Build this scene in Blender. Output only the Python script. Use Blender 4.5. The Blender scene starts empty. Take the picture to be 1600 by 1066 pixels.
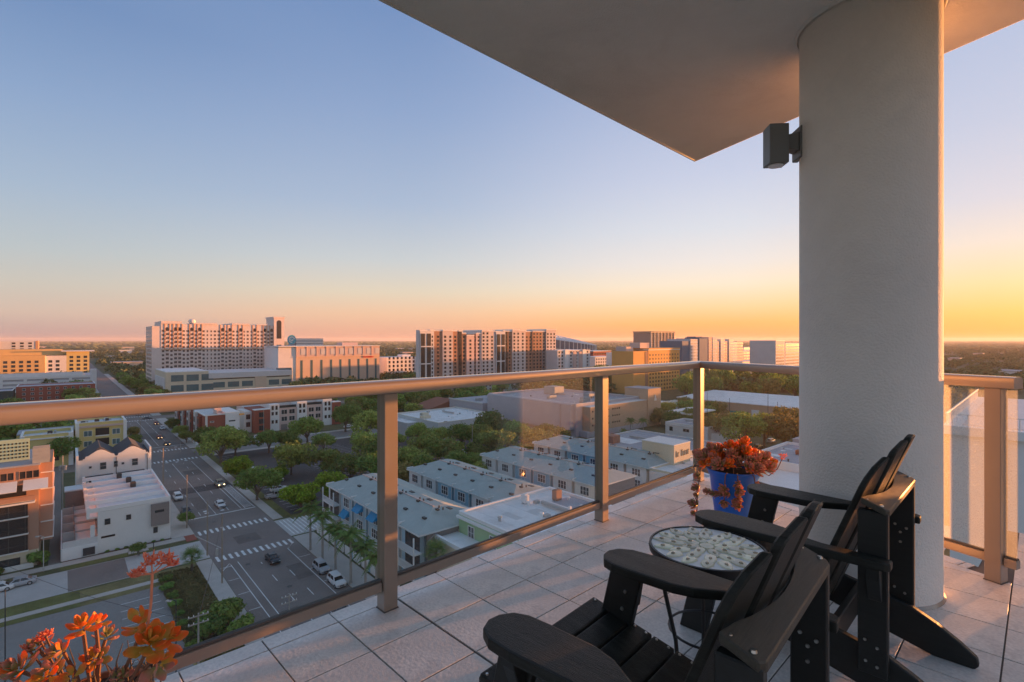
import bpy, bmesh, math, random
import numpy as np
from mathutils import Vector, Matrix
random.seed(7); rng = np.random.default_rng(7)
SC = bpy.context.scene; COL = SC.collection
R = math.radians
# ---------------------------------------------------------------- camera, sky, sun, exposure
H = 42.0                    # eye height above the street
HAZE = 7e-5
FL = 40.745                 # balcony floor level
cd = bpy.data.cameras.new('camera'); cam = bpy.data.objects.new('camera', cd); COL.objects.link(cam)
cam.location = (0, 0, H); cam.rotation_euler = (R(90), 0, 0)
cd.sensor_width = 36; cd.lens = 18.0; cd.clip_start = .05; cd.clip_end = 90000
cd.shift_y = -0.00125
SC.camera = cam
SUN_AZ, SUN_EL = R(61), R(.8)
W = bpy.data.worlds.new('World'); SC.world = W; W.use_nodes = True
wn = W.node_tree; bg = wn.nodes['Background']
sky = wn.nodes.new('ShaderNodeTexSky'); sky.sky_type = 'NISHITA'; sky.sun_disc = False
sky.sun_elevation = SUN_EL; sky.sun_rotation = SUN_AZ
sky.altitude = 0; sky.air_density = 1.0; sky.dust_density = .6; sky.ozone_density = 2.2
def lin(c): return tuple(((q/255)/12.92 if q/255 <= .04045 else ((q/255+.055)/1.055)**2.4) for q in c)
EXPO = 2.0; SKY_S = 0.15
def W_(t, **k):
    n = wn.nodes.new(t)
    for a_, v_ in k.items(): setattr(n, a_, v_)
    return n
def wmath(op, a_, b_=None, clamp=False):
    n = W_('ShaderNodeMath', operation=op, use_clamp=clamp)
    for i_, q in enumerate((a_, b_)):
        if q is None: continue
        if isinstance(q, (int, float)): n.inputs[i_].default_value = q
        else: wn.links.new(q, n.inputs[i_])
    return n.outputs[0]
# dusk sky: Nishita air blended with the measured evening colours by height above the horizon and bearing from the sun
tcw = W_('ShaderNodeTexCoord'); nrm_ = W_('ShaderNodeVectorMath', operation='NORMALIZE'); wn.links.new(tcw.outputs['Generated'], nrm_.inputs[0])
sep = W_('ShaderNodeSeparateXYZ'); wn.links.new(nrm_.outputs[0], sep.inputs[0]); ez = wmath('MAXIMUM', sep.outputs[2], 0.0)
hx = wmath('MULTIPLY', sep.outputs[0], math.sin(SUN_AZ)); hy = wmath('MULTIPLY', sep.outputs[1], math.cos(SUN_AZ))
hl = wmath('SQRT', wmath('MAXIMUM', wmath('SUBTRACT', 1.0, wmath('MULTIPLY', sep.outputs[2], sep.outputs[2])), 1e-4))
caz = wmath('DIVIDE', wmath('ADD', hx, hy), hl)
RAMPS = [(-.30, [(0,(152,134,138)),(.015,(170,148,144)),(.04,(186,166,154)),(.08,(180,174,165)),(.13,(166,173,176)),(.22,(147,163,182)),(.34,(124,146,178)),(.45,(101,127,166)),(1,(116,136,162))]),
         (.26, [(0,(190,146,130)),(.012,(202,153,132)),(.05,(212,174,146)),(.09,(201,187,167)),(.15,(179,183,185)),(.25,(152,166,187)),(.4,(127,147,180)),(.53,(105,130,170)),(1,(116,136,163))]),
         (.80, [(0,(226,140,96)),(.03,(234,166,102)),(.06,(230,188,142)),(.1,(224,205,182)),(.14,(213,203,197)),(.2,(196,197,203)),(.29,(178,183,201)),(.45,(147,161,191)),(1,(118,138,165))]),
         (.95, [(0,(228,146,76)),(.04,(230,178,104)),(.08,(228,194,144)),(.14,(215,198,184)),(.2,(196,190,196)),(.3,(178,181,197)),(.4,(166,174,196)),(.6,(138,153,182)),(1,(119,139,166))])]
cur_ = None
for i_, (c_, stops) in enumerate(RAMPS):
    rp_ = W_('ShaderNodeValToRGB'); wn.links.new(ez, rp_.inputs[0]); el_ = rp_.color_ramp.elements
    el_[0].position = stops[0][0]; el_[0].color = (*lin(stops[0][1]), 1); el_[1].position = 1; el_[1].color = (*lin(stops[-1][1]), 1)
    for p_, q_ in stops[1:-1]: e_ = el_.new(p_); e_.color = (*lin(q_), 1)
    if cur_ is None: cur_ = rp_.outputs[0]; pc_ = c_
    else:
        mr_ = W_('ShaderNodeMapRange', interpolation_type='SMOOTHSTEP' if i_ < 3 else 'LINEAR'); mr_.inputs['From Min'].default_value = pc_; mr_.inputs['From Max'].default_value = c_; wn.links.new(caz, mr_.inputs['Value'])
        mx_ = W_('ShaderNodeMix', data_type='RGBA'); wn.links.new(mr_.outputs[0], mx_.inputs['Factor']); wn.links.new(cur_, mx_.inputs[6]); wn.links.new(rp_.outputs[0], mx_.inputs[7]); cur_ = mx_.outputs[2]; pc_ = c_
sdir = W_('ShaderNodeVectorMath', operation='DOT_PRODUCT'); wn.links.new(nrm_.outputs[0], sdir.inputs[0]); sdir.inputs[1].default_value = (math.sin(SUN_AZ)*math.cos(SUN_EL), math.cos(SUN_AZ)*math.cos(SUN_EL), math.sin(SUN_EL))
glow = wmath('MULTIPLY', wmath('POWER', wmath('MAXIMUM', sdir.outputs['Value'], 0.0), 150.0), 14.0)
gk = wmath('MULTIPLY', wmath('ADD', glow, 1.0), 1.40/(2**EXPO*SKY_S))
gs = W_('ShaderNodeVectorMath', operation='SCALE'); wn.links.new(cur_, gs.inputs[0]); wn.links.new(gk, gs.inputs['Scale'])
fm_ = W_('ShaderNodeMix', data_type='RGBA'); fm_.inputs['Factor'].default_value = .9; wn.links.new(sky.outputs[0], fm_.inputs[6]); wn.links.new(gs.outputs[0], fm_.inputs[7]); fm_.clamp_result = False
wn.links.new(fm_.outputs[2], bg.inputs['Color']); bg.inputs['Strength'].default_value = SKY_S
sl = bpy.data.lights.new('sun', 'SUN'); sl.energy = 4.2; sl.angle = R(.6); sl.color = (1, .36, .10)
so = bpy.data.objects.new('sun', sl); COL.objects.link(so)
so.location = (60, 30, 80)
sd = Vector((math.sin(SUN_AZ)*math.cos(SUN_EL), math.cos(SUN_AZ)*math.cos(SUN_EL), math.sin(SUN_EL)))
so.rotation_euler = sd.to_track_quat('Z', 'Y').to_euler()
SC.view_settings.view_transform = 'Standard'; SC.view_settings.look = 'None'
SC.view_settings.gamma = 1; SC.view_settings.use_curve_mapping = False
SC.view_settings.exposure = EXPO
SC.render.engine = 'CYCLES'
SC.cycles.use_denoising = True
SC.cycles.max_bounces = 10; SC.cycles.diffuse_bounces = 5; SC.cycles.transparent_max_bounces = 24
SC.cycles.glossy_bounces = 4; SC.cycles.caustics_reflective = False; SC.cycles.caustics_refractive = False
SC.cycles.sample_clamp_indirect = 6

# ---------------------------------------------------------------- frames of the place
TH = R(41.2)                # the street runs 41 degrees left of the view
rx, ry = -math.sin(TH), math.cos(TH); px_, py_ = math.cos(TH), math.sin(TH)
def S(a, b, z=0.0): return (a*rx + b*px_, a*ry + b*py_, z)       # street frame: a along the street, b to its right
def G(x, y, z=0.0):                                               # survey point: street frame (a, b) of a sighted point of known height
    Z = 800*(H-z)/(y-531); X = (x-800)/800*Z
    return rx*X + ry*Z, px_*X + py_*Z
def FA(x, y, a):                                                  # sighted point on a wall plane a = const -> (b, z)
    t = (x-800)/800
    Z = a/(rx*t + ry); X = t*Z
    return px_*X + py_*Z, H - (y-531)/800*Z
def FB(x, y, b):                                                  # the same on a wall plane b = const -> (a, z)
    t = (x-800)/800
    Z = b/(px_*t + py_); X = t*Z
    return rx*X + ry*Z, H - (y-531)/800*Z
ux, uy = .72, .694          # balcony frame: s along the long railing, t outwards across it
def B(s, t, z=0.0): return (s*ux - t*uy, s*uy + t*ux, FL + z)
ANG_U = math.atan2(uy, ux); ANG_P = math.atan2(py_, px_)

# ---------------------------------------------------------------- helpers
def tag(o, label=None, cat=None, group=None, kind=None):
    if label: o['label'] = label
    if cat: o['category'] = cat
    if group: o['group'] = group
    if kind: o['kind'] = kind
    return o
def thing(name, label, cat, loc=(0, 0, 0), rz=0, group=None):
    o = bpy.data.objects.new(name, None); COL.objects.link(o); o.empty_display_size = .3
    o.location = loc; o.rotation_euler = (0, 0, rz)
    return tag(o, label, cat, group)
class MB:
    def __init__(s): s.v = []; s.f = []; s.m = []; s.cur = 0
    def add(s, vs, fs):
        n = len(s.v); s.v.extend(tuple(p) for p in vs); s.f.extend(tuple(i+n for i in f) for f in fs); s.m.extend([s.cur]*len(fs)); return s
    def hexa(s, p):        # 8 points: bottom 0-3, top 4-7
        return s.add(p, [(3,2,1,0),(4,5,6,7),(0,1,5,4),(1,2,6,5),(2,3,7,6),(3,0,4,7)])
    def box(s, x0, x1, y0, y1, z0, z1):
        return s.hexa([(x0,y0,z0),(x1,y0,z0),(x1,y1,z0),(x0,y1,z0),(x0,y0,z1),(x1,y0,z1),(x1,y1,z1),(x0,y1,z1)])
    def sbox(s, a0, a1, b0, b1, z0, z1):      # box in the street frame
        return s.hexa([S(a0,b0,z0),S(a0,b1,z0),S(a1,b1,z0),S(a1,b0,z0),S(a0,b0,z1),S(a0,b1,z1),S(a1,b1,z1),S(a1,b0,z1)])
    def bbox(s, s0, s1, t0, t1, z0, z1):      # box in the balcony frame
        return s.hexa([B(s0,t0,z0),B(s1,t0,z0),B(s1,t1,z0),B(s0,t1,z0),B(s0,t0,z1),B(s1,t0,z1),B(s1,t1,z1),B(s0,t1,z1)])
    def prism(s, poly, fn, d0, d1):           # polygon of (p,q), extruded from d0 to d1, fn(p,q,d) -> xyz
        n = len(poly)
        vs = [fn(p, q, d0) for p, q in poly] + [fn(p, q, d1) for p, q in poly]
        fs = [tuple(range(n))[::-1], tuple(range(n, 2*n))] + [(i, (i+1) % n, n+(i+1) % n, n+i) for i in range(n)]
        return s.add(vs, fs)
    def tube(s, pts, rad, n=8, cap=True):
        pts = [Vector(p) for p in pts]; rad = rad if isinstance(rad, (list, tuple)) else [rad]*len(pts)
        vs = []; ref = None
        for i, p in enumerate(pts):
            d = (pts[min(i+1, len(pts)-1)] - pts[max(i-1, 0)]).normalized()
            if ref is None: ref = Vector((0,0,1)) if abs(d.z) < .9 else Vector((1,0,0))
            x = d.cross(ref).normalized(); y = d.cross(x).normalized(); ref = y.cross(d)*1.0 if False else ref
            for k in range(n):
                a = 2*math.pi*k/n; vs.append(tuple(p + (x*math.cos(a) + y*math.sin(a))*rad[i]))
        fs = [(i*n+k, i*n+(k+1) % n, (i+1)*n+(k+1) % n, (i+1)*n+k) for i in range(len(pts)-1) for k in range(n)]
        if cap: fs += [tuple(range(n))[::-1], tuple(range((len(pts)-1)*n, len(pts)*n))]
        return s.add(vs, fs)
    def lathe(s, prof, n=24, c=(0,0,0), close=True):
        vs = [(c[0]+r*math.cos(2*math.pi*k/n), c[1]+r*math.sin(2*math.pi*k/n), c[2]+z) for r, z in prof for k in range(n)]
        fs = [(i*n+k, i*n+(k+1) % n, (i+1)*n+(k+1) % n, (i+1)*n+k) for i in range(len(prof)-1) for k in range(n)]
        if close: fs += [tuple(range(n))[::-1], tuple(range((len(prof)-1)*n, len(prof)*n))]
        return s.add(vs, fs)
    def mesh(s, name, mats, org=(0,0,0), smooth=False, bevel=0, rz=0):
        me = bpy.data.meshes.new(name)
        o = Vector(org); vs = s.v
        if org != (0,0,0) or rz:
            c_, s_ = math.cos(-rz), math.sin(-rz)
            vs = []
            for v in s.v:
                x, y, z = v[0]-o[0], v[1]-o[1], v[2]-o[2]
                vs.append((x*c_-y*s_, x*s_+y*c_, z))
        me.from_pydata(vs, [], s.f)
        for m in (mats if isinstance(mats, (list, tuple)) else [mats]): me.materials.append(m)
        if isinstance(mats, (list, tuple)) and len(mats) > 1: me.polygons.foreach_set('material_index', s.m)
        if bevel:
            bm = bmesh.new(); bm.from_mesh(me)
            es = [e for e in bm.edges if len(e.link_faces) == 2 and e.calc_face_angle(0) > .5]
            bmesh.ops.bevel(bm, geom=es, offset=bevel, segments=2 if bevel > .004 else 1, profile=.6, affect='EDGES', clamp_overlap=True)
            bm.to_mesh(me); bm.free()
        if smooth:
            me.polygons.foreach_set('use_smooth', [True]*len(me.polygons))
            try: me.set_sharp_from_angle(angle=R(38))
            except Exception: pass
        me.update(); return me
    def build(s, name, mats, parent=None, smooth=False, bevel=0, **k):
        org = tuple(parent.location) if parent else (0,0,0); rz = parent.rotation_euler.z if parent else 0
        if parent and parent.parent:
            org = tuple(Vector(parent.parent.location)); rz = parent.parent.rotation_euler.z
        me = s.mesh(name, mats, org, smooth, bevel, rz)
        return link(name, me, parent, **k)
def link(name, me, parent=None, loc=(0,0,0), kind=None):
    o = bpy.data.objects.new(name, me); COL.objects.link(o); o.location = loc
    if parent: o.parent = parent
    if kind: o['kind'] = kind
    return o
def np_mesh(name, verts, faces, mats, smooth=False):
    me = bpy.data.meshes.new(name); nv = len(verts); nf, k = faces.shape
    me.vertices.add(nv); me.vertices.foreach_set('co', verts.astype(np.float32).ravel())
    me.loops.add(nf*k); me.loops.foreach_set('vertex_index', faces.astype(np.int32).ravel())
    me.polygons.add(nf); me.polygons.foreach_set('loop_start', np.arange(0, nf*k, k, dtype=np.int32))
    me.polygons.foreach_set('loop_total', np.full(nf, k, dtype=np.int32))
    me.materials.append(mats); me.update(calc_edges=True)
    if smooth: me.polygons.foreach_set('use_smooth', [True]*nf)
    return me
def copy_tree(o, parent=None):
    c = o.copy(); COL.objects.link(c)
    if parent: c.parent = parent
    for ch in list(o.children): copy_tree(ch, c)
    return c

# ---------------------------------------------------------------- materials
def mat(name, col, rough=.7, var=.12, scale=1.0, bump=0., bscale=None, metal=0., stretch=None, island=0., objvar=0., spec=.5, fine=0., emit=None, dirt=None):
    m = bpy.data.materials.new(name); m.use_nodes = True; nt = m.node_tree; N = nt.nodes; L = nt.links
    p = N['Principled BSDF']; p.inputs['Roughness'].default_value = rough; p.inputs['Metallic'].default_value = metal
    p.inputs['Specular IOR Level'].default_value = spec
    tc = N.new('ShaderNodeTexCoord'); vec = tc.outputs['Object']
    if stretch:
        mp = N.new('ShaderNodeMapping'); mp.inputs['Scale'].default_value = stretch; L.new(vec, mp.inputs['Vector']); vec = mp.outputs[0]
    cur = None
    def mul(fac_socket, lo, hi, cin):
        mr = N.new('ShaderNodeMapRange'); mr.inputs['To Min'].default_value = lo; mr.inputs['To Max'].default_value = hi
        mr.inputs['From Min'].default_value = .25; mr.inputs['From Max'].default_value = .75
        L.new(fac_socket, mr.inputs['Value'])
        h = N.new('ShaderNodeVectorMath'); h.operation = 'SCALE'; 
        if cin is None: h.inputs[0].default_value = col[:3]
        else: L.new(cin, h.inputs[0])
        L.new(mr.outputs[0], h.inputs['Scale']); return h.outputs[0]
    if var:
        n1 = N.new('ShaderNodeTexNoise'); n1.inputs['Scale'].default_value = scale; n1.inputs['Detail'].default_value = 6
        n1.inputs['Roughness'].default_value = .65; L.new(vec, n1.inputs['Vector'])
        cur = mul(n1.outputs['Fac'], 1-var, 1+var, cur)
    if fine:
        n3 = N.new('ShaderNodeTexNoise'); n3.inputs['Scale'].default_value = scale*23; n3.inputs['Detail'].default_value = 3; L.new(vec, n3.inputs['Vector'])
        cur = mul(n3.outputs['Fac'], 1-fine, 1+fine, cur)
    if island:
        g = N.new('ShaderNodeNewGeometry'); mr = N.new('ShaderNodeMapRange'); mr.inputs['To Min'].default_value = 1-island; mr.inputs['To Max'].default_value = 1+island
        L.new(g.outputs['Random Per Island'], mr.inputs['Value'])
        h = N.new('ShaderNodeVectorMath'); h.operation = 'SCALE'
        if cur is None: h.inputs[0].default_value = col[:3]
        else: L.new(cur, h.inputs[0])
        L.new(mr.outputs[0], h.inputs['Scale']); cur = h.outputs[0]
    if objvar:
        oi = N.new('ShaderNodeObjectInfo'); hs = N.new('ShaderNodeHueSaturation')
        mr = N.new('ShaderNodeMapRange'); mr.inputs['To Min'].default_value = 1-objvar; mr.inputs['To Max'].default_value = 1+objvar
        L.new(oi.outputs['Random'], mr.inputs['Value']); L.new(mr.outputs[0], hs.inputs['Value'])
        mr2 = N.new('ShaderNodeMapRange'); mr2.inputs['To Min'].default_value = .5-objvar*.07; mr2.inputs['To Max'].default_value = .5+objvar*.05
        w = N.new('ShaderNodeMath'); w.operation = 'FRACT'; ml = N.new('ShaderNodeMath'); ml.operation = 'MULTIPLY'; ml.inputs[1].default_value = 7.31
        L.new(oi.outputs['Random'], ml.inputs[0]); L.new(ml.outputs[0], w.inputs[0]); L.new(w.outputs[0], mr2.inputs['Value']); L.new(mr2.outputs[0], hs.inputs['Hue'])
        if cur is None: hs.inputs['Color'].default_value = (*col[:3], 1)
        else: L.new(cur, hs.inputs['Color'])
        cur = hs.outputs[0]
    if dirt:               # stains with a shape of their own
        dcol, damt, dsc = dirt
        n4 = N.new('ShaderNodeTexNoise'); n4.inputs['Scale'].default_value = dsc; n4.inputs['Detail'].default_value = 8; n4.inputs['Roughness'].default_value = .7; n4.inputs['Distortion'].default_value = .6
        L.new(vec, n4.inputs['Vector']); rp = N.new('ShaderNodeMapRange'); rp.inputs['From Min'].default_value = .52; rp.inputs['From Max'].default_value = .75; rp.inputs['To Max'].default_value = damt
        L.new(n4.outputs['Fac'], rp.inputs['Value']); mx = N.new('ShaderNodeMix'); mx.data_type = 'RGBA'; L.new(rp.outputs[0], mx.inputs['Factor'])
        if cur is None: mx.inputs[6].default_value = (*col[:3], 1)
        else: L.new(cur, mx.inputs[6])
        mx.inputs[7].default_value = (*dcol, 1); cur = mx.outputs[2]
    if cur is None: p.inputs['Base Color'].default_value = (*col[:3], 1)
    else: L.new(cur, p.inputs['Base Color'])
    if bump:
        n2 = N.new('ShaderNodeTexNoise'); n2.inputs['Scale'].default_value = bscale or scale*8; n2.inputs['Detail'].default_value = 5; L.new(vec, n2.inputs['Vector'])
        b = N.new('ShaderNodeBump'); b.inputs['Strength'].default_value = bump; b.inputs['Distance'].default_value = .02
        L.new(n2.outputs['Fac'], b.inputs['Height']); L.new(b.outputs[0], p.inputs['Normal'])
    if emit:
        p.inputs['Emission Color'].default_value = (*emit[:3], 1); p.inputs['Emission Strength'].default_value = emit[3]
    return m
def leafmat(name, col, island=.35, objvar=.3, trans=.38, rough=.6):
    m = mat(name, col, rough, .25, .35, island=island, objvar=objvar, spec=.25)
    nt = m.node_tree; p = nt.nodes['Principled BSDF']; out = nt.nodes['Material Output']
    t = nt.nodes.new('ShaderNodeBsdfTranslucent'); mx = nt.nodes.new('ShaderNodeMixShader'); mx.inputs[0].default_value = trans
    src = p.inputs['Base Color'].links[0].from_socket
    nt.links.new(src, t.inputs['Color']); nt.links.new(p.outputs[0], mx.inputs[1]); nt.links.new(t.outputs[0], mx.inputs[2]); nt.links.new(mx.outputs[0], out.inputs['Surface'])
    return m
def glassmat(name, tint, dust, refl=1.45):
    m = bpy.data.materials.new(name); m.use_nodes = True; nt = m.node_tree; N = nt.nodes; L = nt.links
    N.remove(N['Principled BSDF']); out = N['Material Output']
    tr = N.new('ShaderNodeBsdfTransparent'); tr.inputs['Color'].default_value = (*tint, 1)
    gl = N.new('ShaderNodeBsdfGlossy'); gl.inputs['Roughness'].default_value = .02
    fr = N.new('ShaderNodeFresnel'); fr.inputs['IOR'].default_value = refl
    fm = N.new('ShaderNodeMath'); fm.operation = 'MULTIPLY'; fm.inputs[1].default_value = .13; L.new(fr.outputs[0], fm.inputs[0])
    m1 = N.new('ShaderNodeMixShader'); L.new(fm.outputs[0], m1.inputs[0]); L.new(tr.outputs[0], m1.inputs[1]); L.new(gl.outputs[0], m1.inputs[2])
    dl = N.new('ShaderNodeBsdfTranslucent'); dl.inputs['Color'].default_value = (.8, .8, .8, 1)      # dust film and dried drops
    tc = N.new('ShaderNodeTexCoord'); no = N.new('ShaderNodeTexNoise'); no.inputs['Scale'].default_value = 190; no.inputs['Detail'].default_value = 3; L.new(tc.outputs['Object'], no.inputs['Vector'])
    mr = N.new('ShaderNodeMapRange'); mr.inputs['From Min'].default_value = .55; mr.inputs['From Max'].default_value = .8; mr.inputs['To Min'].default_value = dust; mr.inputs['To Max'].default_value = min(1, dust*3)
    L.new(no.outputs['Fac'], mr.inputs['Value'])
    m2 = N.new('ShaderNodeMixShader'); L.new(mr.outputs[0], m2.inputs[0]); L.new(m1.outputs[0], m2.inputs[1]); L.new(dl.outputs[0], m2.inputs[2])
    L.new(m2.outputs[0], out.inputs['Surface']); return m
M = {}
def mk(name, *a, **k): M[name] = mat(name, *a, **k)
mk('tile', (.80,.75,.68), .5, .17, 3.2, bump=.10, bscale=70, objvar=.05, fine=.13, dirt=((.38,.35,.32), .6, 5.))
mk('grout', (.13,.115,.10), .9)
mk('slab', (.5,.49,.47), .8)
mk('bronze', (.33,.262,.20), .36, .06, 3, metal=.2, bump=.006, bscale=300)
M['bronze'].node_tree.nodes['Principled BSDF'].inputs['Coat Weight'].default_value = 1; M['bronze'].node_tree.nodes['Principled BSDF'].inputs['Coat Roughness'].default_value = .08
mk('stucco', (.82,.775,.695), .85, .10, 1.0, bump=.38, bscale=95, dirt=((.5,.48,.46), .3, 1.4))
mk('soffit', (.86,.83,.77), .9, .10, .9, bump=.3, bscale=120, dirt=((.50,.46,.42), .4, .8))
mk('fixture', (.17,.175,.165), .45, .05)
mk('lens', (.7,.7,.68), .2, 0)
mk('chair', (.014,.016,.012), .5, .5, 5, bump=.2, bscale=40, stretch=(14,1.2,14), fine=.5, spec=.35, dirt=((.075,.075,.065), .45, 1.4))
mk('chair_worn', (.055,.050,.036), .5, .3, 5, bump=.15, bscale=40, stretch=(3,40,40), fine=.45, spec=.4)
mk('chair_side', (.014,.016,.014), .5, .25, 6, bump=.08, bscale=40, stretch=(14,1,14), fine=.2)
mk('bolt', (.55,.54,.5), .3, .1, metal=.9)
mk('iron', (.012,.012,.012), .4, .1)
mk('mosaic_ground', (.74,.76,.72), .3, .15, 20)
mk('petal', (.82,.77,.54), .25, .2, 15, objvar=.25)
mk('petal_eye', (.42,.37,.26), .25, .3, 30, objvar=.2)
mk('blue_pot', (.008,.16,.75), .35, .12, 4, fine=.05)
mk('soil', (.05,.035,.025), .95, .3, 20)
mk('terracotta', (.34,.13,.06), .7, .15, 5)
mk('flower_stem', (.80,.27,.14), .6, .15, 20)
mk('stem', (.24,.11,.06), .7, .2, 20)
M['glass_rail'] = glassmat('glass_rail', (.93,.95,.94), .004)
M['glass_dusty'] = glassmat('glass_dusty', (.93,.95,.93), .16)
mk('asphalt', (.235,.195,.172), .9, .18, .12, fine=.10, dirt=((.19,.18,.172), .5, .05))
mk('asphalt_dark', (.095,.084,.08), .9, .2, .1, fine=.1)
mk('asphalt_worn', (.165,.138,.122), .9, .2, .2, fine=.1)
mk('asphalt_lot', (.26,.24,.22), .9, .12, .1, fine=.1, dirt=((.36,.35,.33), .6, .06))
mk('concrete_road', (.50,.48,.45), .9, .1, .25, fine=.06, dirt=((.3,.3,.29), .4, .15))
mk('sidewalk', (.52,.47,.42), .9, .12, .3, fine=.06)
mk('curb', (.5,.48,.45), .9, .1, .5)
mk('paint', (.78,.78,.76), .8, .2, .8)
mk('grass', (.15,.155,.045), .95, .35, .35, fine=.3, dirt=((.20,.16,.07), .6, .12))
mk('dry_grass', (.21,.18,.07), .95, .4, .3, fine=.35, dirt=((.09,.075,.045), .8, .2))
mk('ground', (.11,.11,.045), .95, .35, .01, fine=.3)
mk('mulch', (.12,.065,.04), .95, .3, 2)
mk('trunk', (.16,.12,.09), .9, .2, 2)
mk('palm_trunk', (.36,.33,.29), .9, .15, 3)
mk('pole_wood', (.34,.27,.2), .9, .15, 1)
mk('pole_metal', (.05,.05,.05), .5, .1)
mk('pole_pale', (.5,.48,.44), .6, .1)
M['leaf_a'] = leafmat('leaf_a', (.20,.30,.065))
M['leaf_b'] = leafmat('leaf_b', (.28,.36,.085))
M['leaf_c'] = leafmat('leaf_c', (.31,.29,.09))
M['leaf_bright'] = leafmat('leaf_bright', (.23,.33,.022), objvar=.1)
M['palm_leaf'] = leafmat('palm_leaf', (.17,.27,.065), objvar=.15)
M['forest'] = mat('forest', (.15,.17,.06), .95, .3, .02, island=.22, fine=.3)
mk('window', (.035,.045,.05), .12, .3, .3, spec=.8, island=.5)
mk('window_teal', (.10,.18,.19), .15, .15, .3, spec=.8)
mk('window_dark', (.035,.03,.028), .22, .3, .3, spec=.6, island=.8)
mk('white', (.84,.83,.80), .7, .05, .5)
mk('white_roof', (.82,.81,.79), .7, .12, .3, dirt=((.52,.50,.48), .7, .22))
mk('grey_roof', (.40,.40,.43), .85, .12, .2, dirt=((.45,.45,.46), .5, .1))
mk('blue_roof', (.40,.45,.425), .85, .10, .5, fine=.12, bump=.3, bscale=12)
mk('dark_roof', (.075,.075,.085), .85, .15, 1, fine=.1)
mk('membrane', (.60,.67,.70), .5, .08, .3)
mk('metal_dark', (.06,.055,.05), .5, .1)
mk('ac_grey', (.42,.42,.40), .6, .1)
mk('fascia', (.72,.72,.70), .6, .05)
def paintm(name, c, **k): M[name] = mat(name, c, .85, .06, .15, fine=.04, dirt=(tuple(q*.72 for q in c), .3, .12), **k)
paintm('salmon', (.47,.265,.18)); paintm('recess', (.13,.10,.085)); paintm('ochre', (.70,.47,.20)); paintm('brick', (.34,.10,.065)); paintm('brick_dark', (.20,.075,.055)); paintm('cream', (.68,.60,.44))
paintm('yellow', (.72,.58,.24)); paintm('mint', (.42,.58,.44)); paintm('offwhite', (.80,.775,.73)); paintm('taupe', (.27,.23,.21))
paintm('pink', (.66,.50,.44)); paintm('condo', (.74,.64,.57)); paintm('condo_orange', (.60,.33,.17)); paintm('sand', (.66,.52,.38)); paintm('hotel', (.74,.54,.39))
paintm('grey_wall', (.45,.45,.47)); paintm('beige_big', (.52,.48,.50)); paintm('light_grey', (.66,.65,.63)); paintm('blue_wall', (.28,.50,.60)); paintm('pale_blue', (.45,.60,.66))
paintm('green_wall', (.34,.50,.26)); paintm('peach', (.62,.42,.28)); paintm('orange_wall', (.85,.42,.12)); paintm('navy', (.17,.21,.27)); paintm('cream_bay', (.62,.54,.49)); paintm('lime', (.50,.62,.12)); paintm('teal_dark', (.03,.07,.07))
paintm('brown_orange', (.38,.21,.135)); paintm('red_roof', (.32,.12,.07)); paintm('garage_col', (.50,.44,.36))
mk('awning_blue', (.03,.30,.55), .7, .1, 3)
mk('sign_red', (.75,.03,.02), .5, 0); mk('sign_blue', (.05,.42,.55), .5, .1); mk('sign_dark', (.06,.05,.05), .6, 0)
mk('mural_teal', (.03,.36,.36), .8, .3, 1.2); mk('mural_mix', (.4,.42,.55), .8, .6, 1.3); mk('mural_blue', (.15,.3,.6), .8, .5, 1)
for n_, c_ in dict(car_white=(.75,.75,.74), car_silver=(.42,.43,.45), car_black=(.015,.016,.02), car_tan=(.40,.33,.24), car_red=(.28,.03,.02), car_grey=(.12,.125,.13)).items(): mk(n_, c_, .28, .02, 1, spec=.7)
mk('car_glass', (.02,.023,.026), .08, 0, spec=.9); mk('tyre', (.015,.015,.015), .85, .1); mk('rim', (.45,.45,.46), .35, 0, metal=.7)
mk('headlight', (.8,.78,.72), .15, 0); mk('headlight_on', (.9,.8,.6), .2, 0, emit=(1,.62,.32,3.0)); mk('taillight', (.35,.015,.01), .2, 0)
# ================================================================ THE BALCONY
T_IN = 2.175                                   # inner line of the edge tiles
OUT = [(-3.0, 2.265), (4.556, 2.265), (3.83, .25), (4.7, .20), (4.7, -1.2), (-3.0, -1.2)]   # slab outline (s, t), clockwise
def clip(poly, nx, ny, c):                     # keep nx*x + ny*y <= c
    out = []
    for i in range(len(poly)):
        p, q = poly[i], poly[(i+1) % len(poly)]
        dp, dq = nx*p[0]+ny*p[1]-c, nx*q[0]+ny*q[1]-c
        if dp <= 0: out.append(p)
        if dp*dq < 0:
            k = dp/(dp-dq); out.append((p[0]+(q[0]-p[0])*k, p[1]+(q[1]-p[1])*k))
    return out
fn_b = lambda p, q, d: B(p, q, d)
mb = MB(); mb.prism(OUT[::-1], fn_b, -.24, -.0045)
floor = mb.build('balcony_floor', M['grout']); tag(floor, kind='structure')
EN = Vector((.941, -.338, 0)).normalized()     # outward normal of the slanting edge, in (s, t)
e_c = EN.x*4.556 + EN.y*2.265
PITCH, GAP = .295, .0029
full = None
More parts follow.
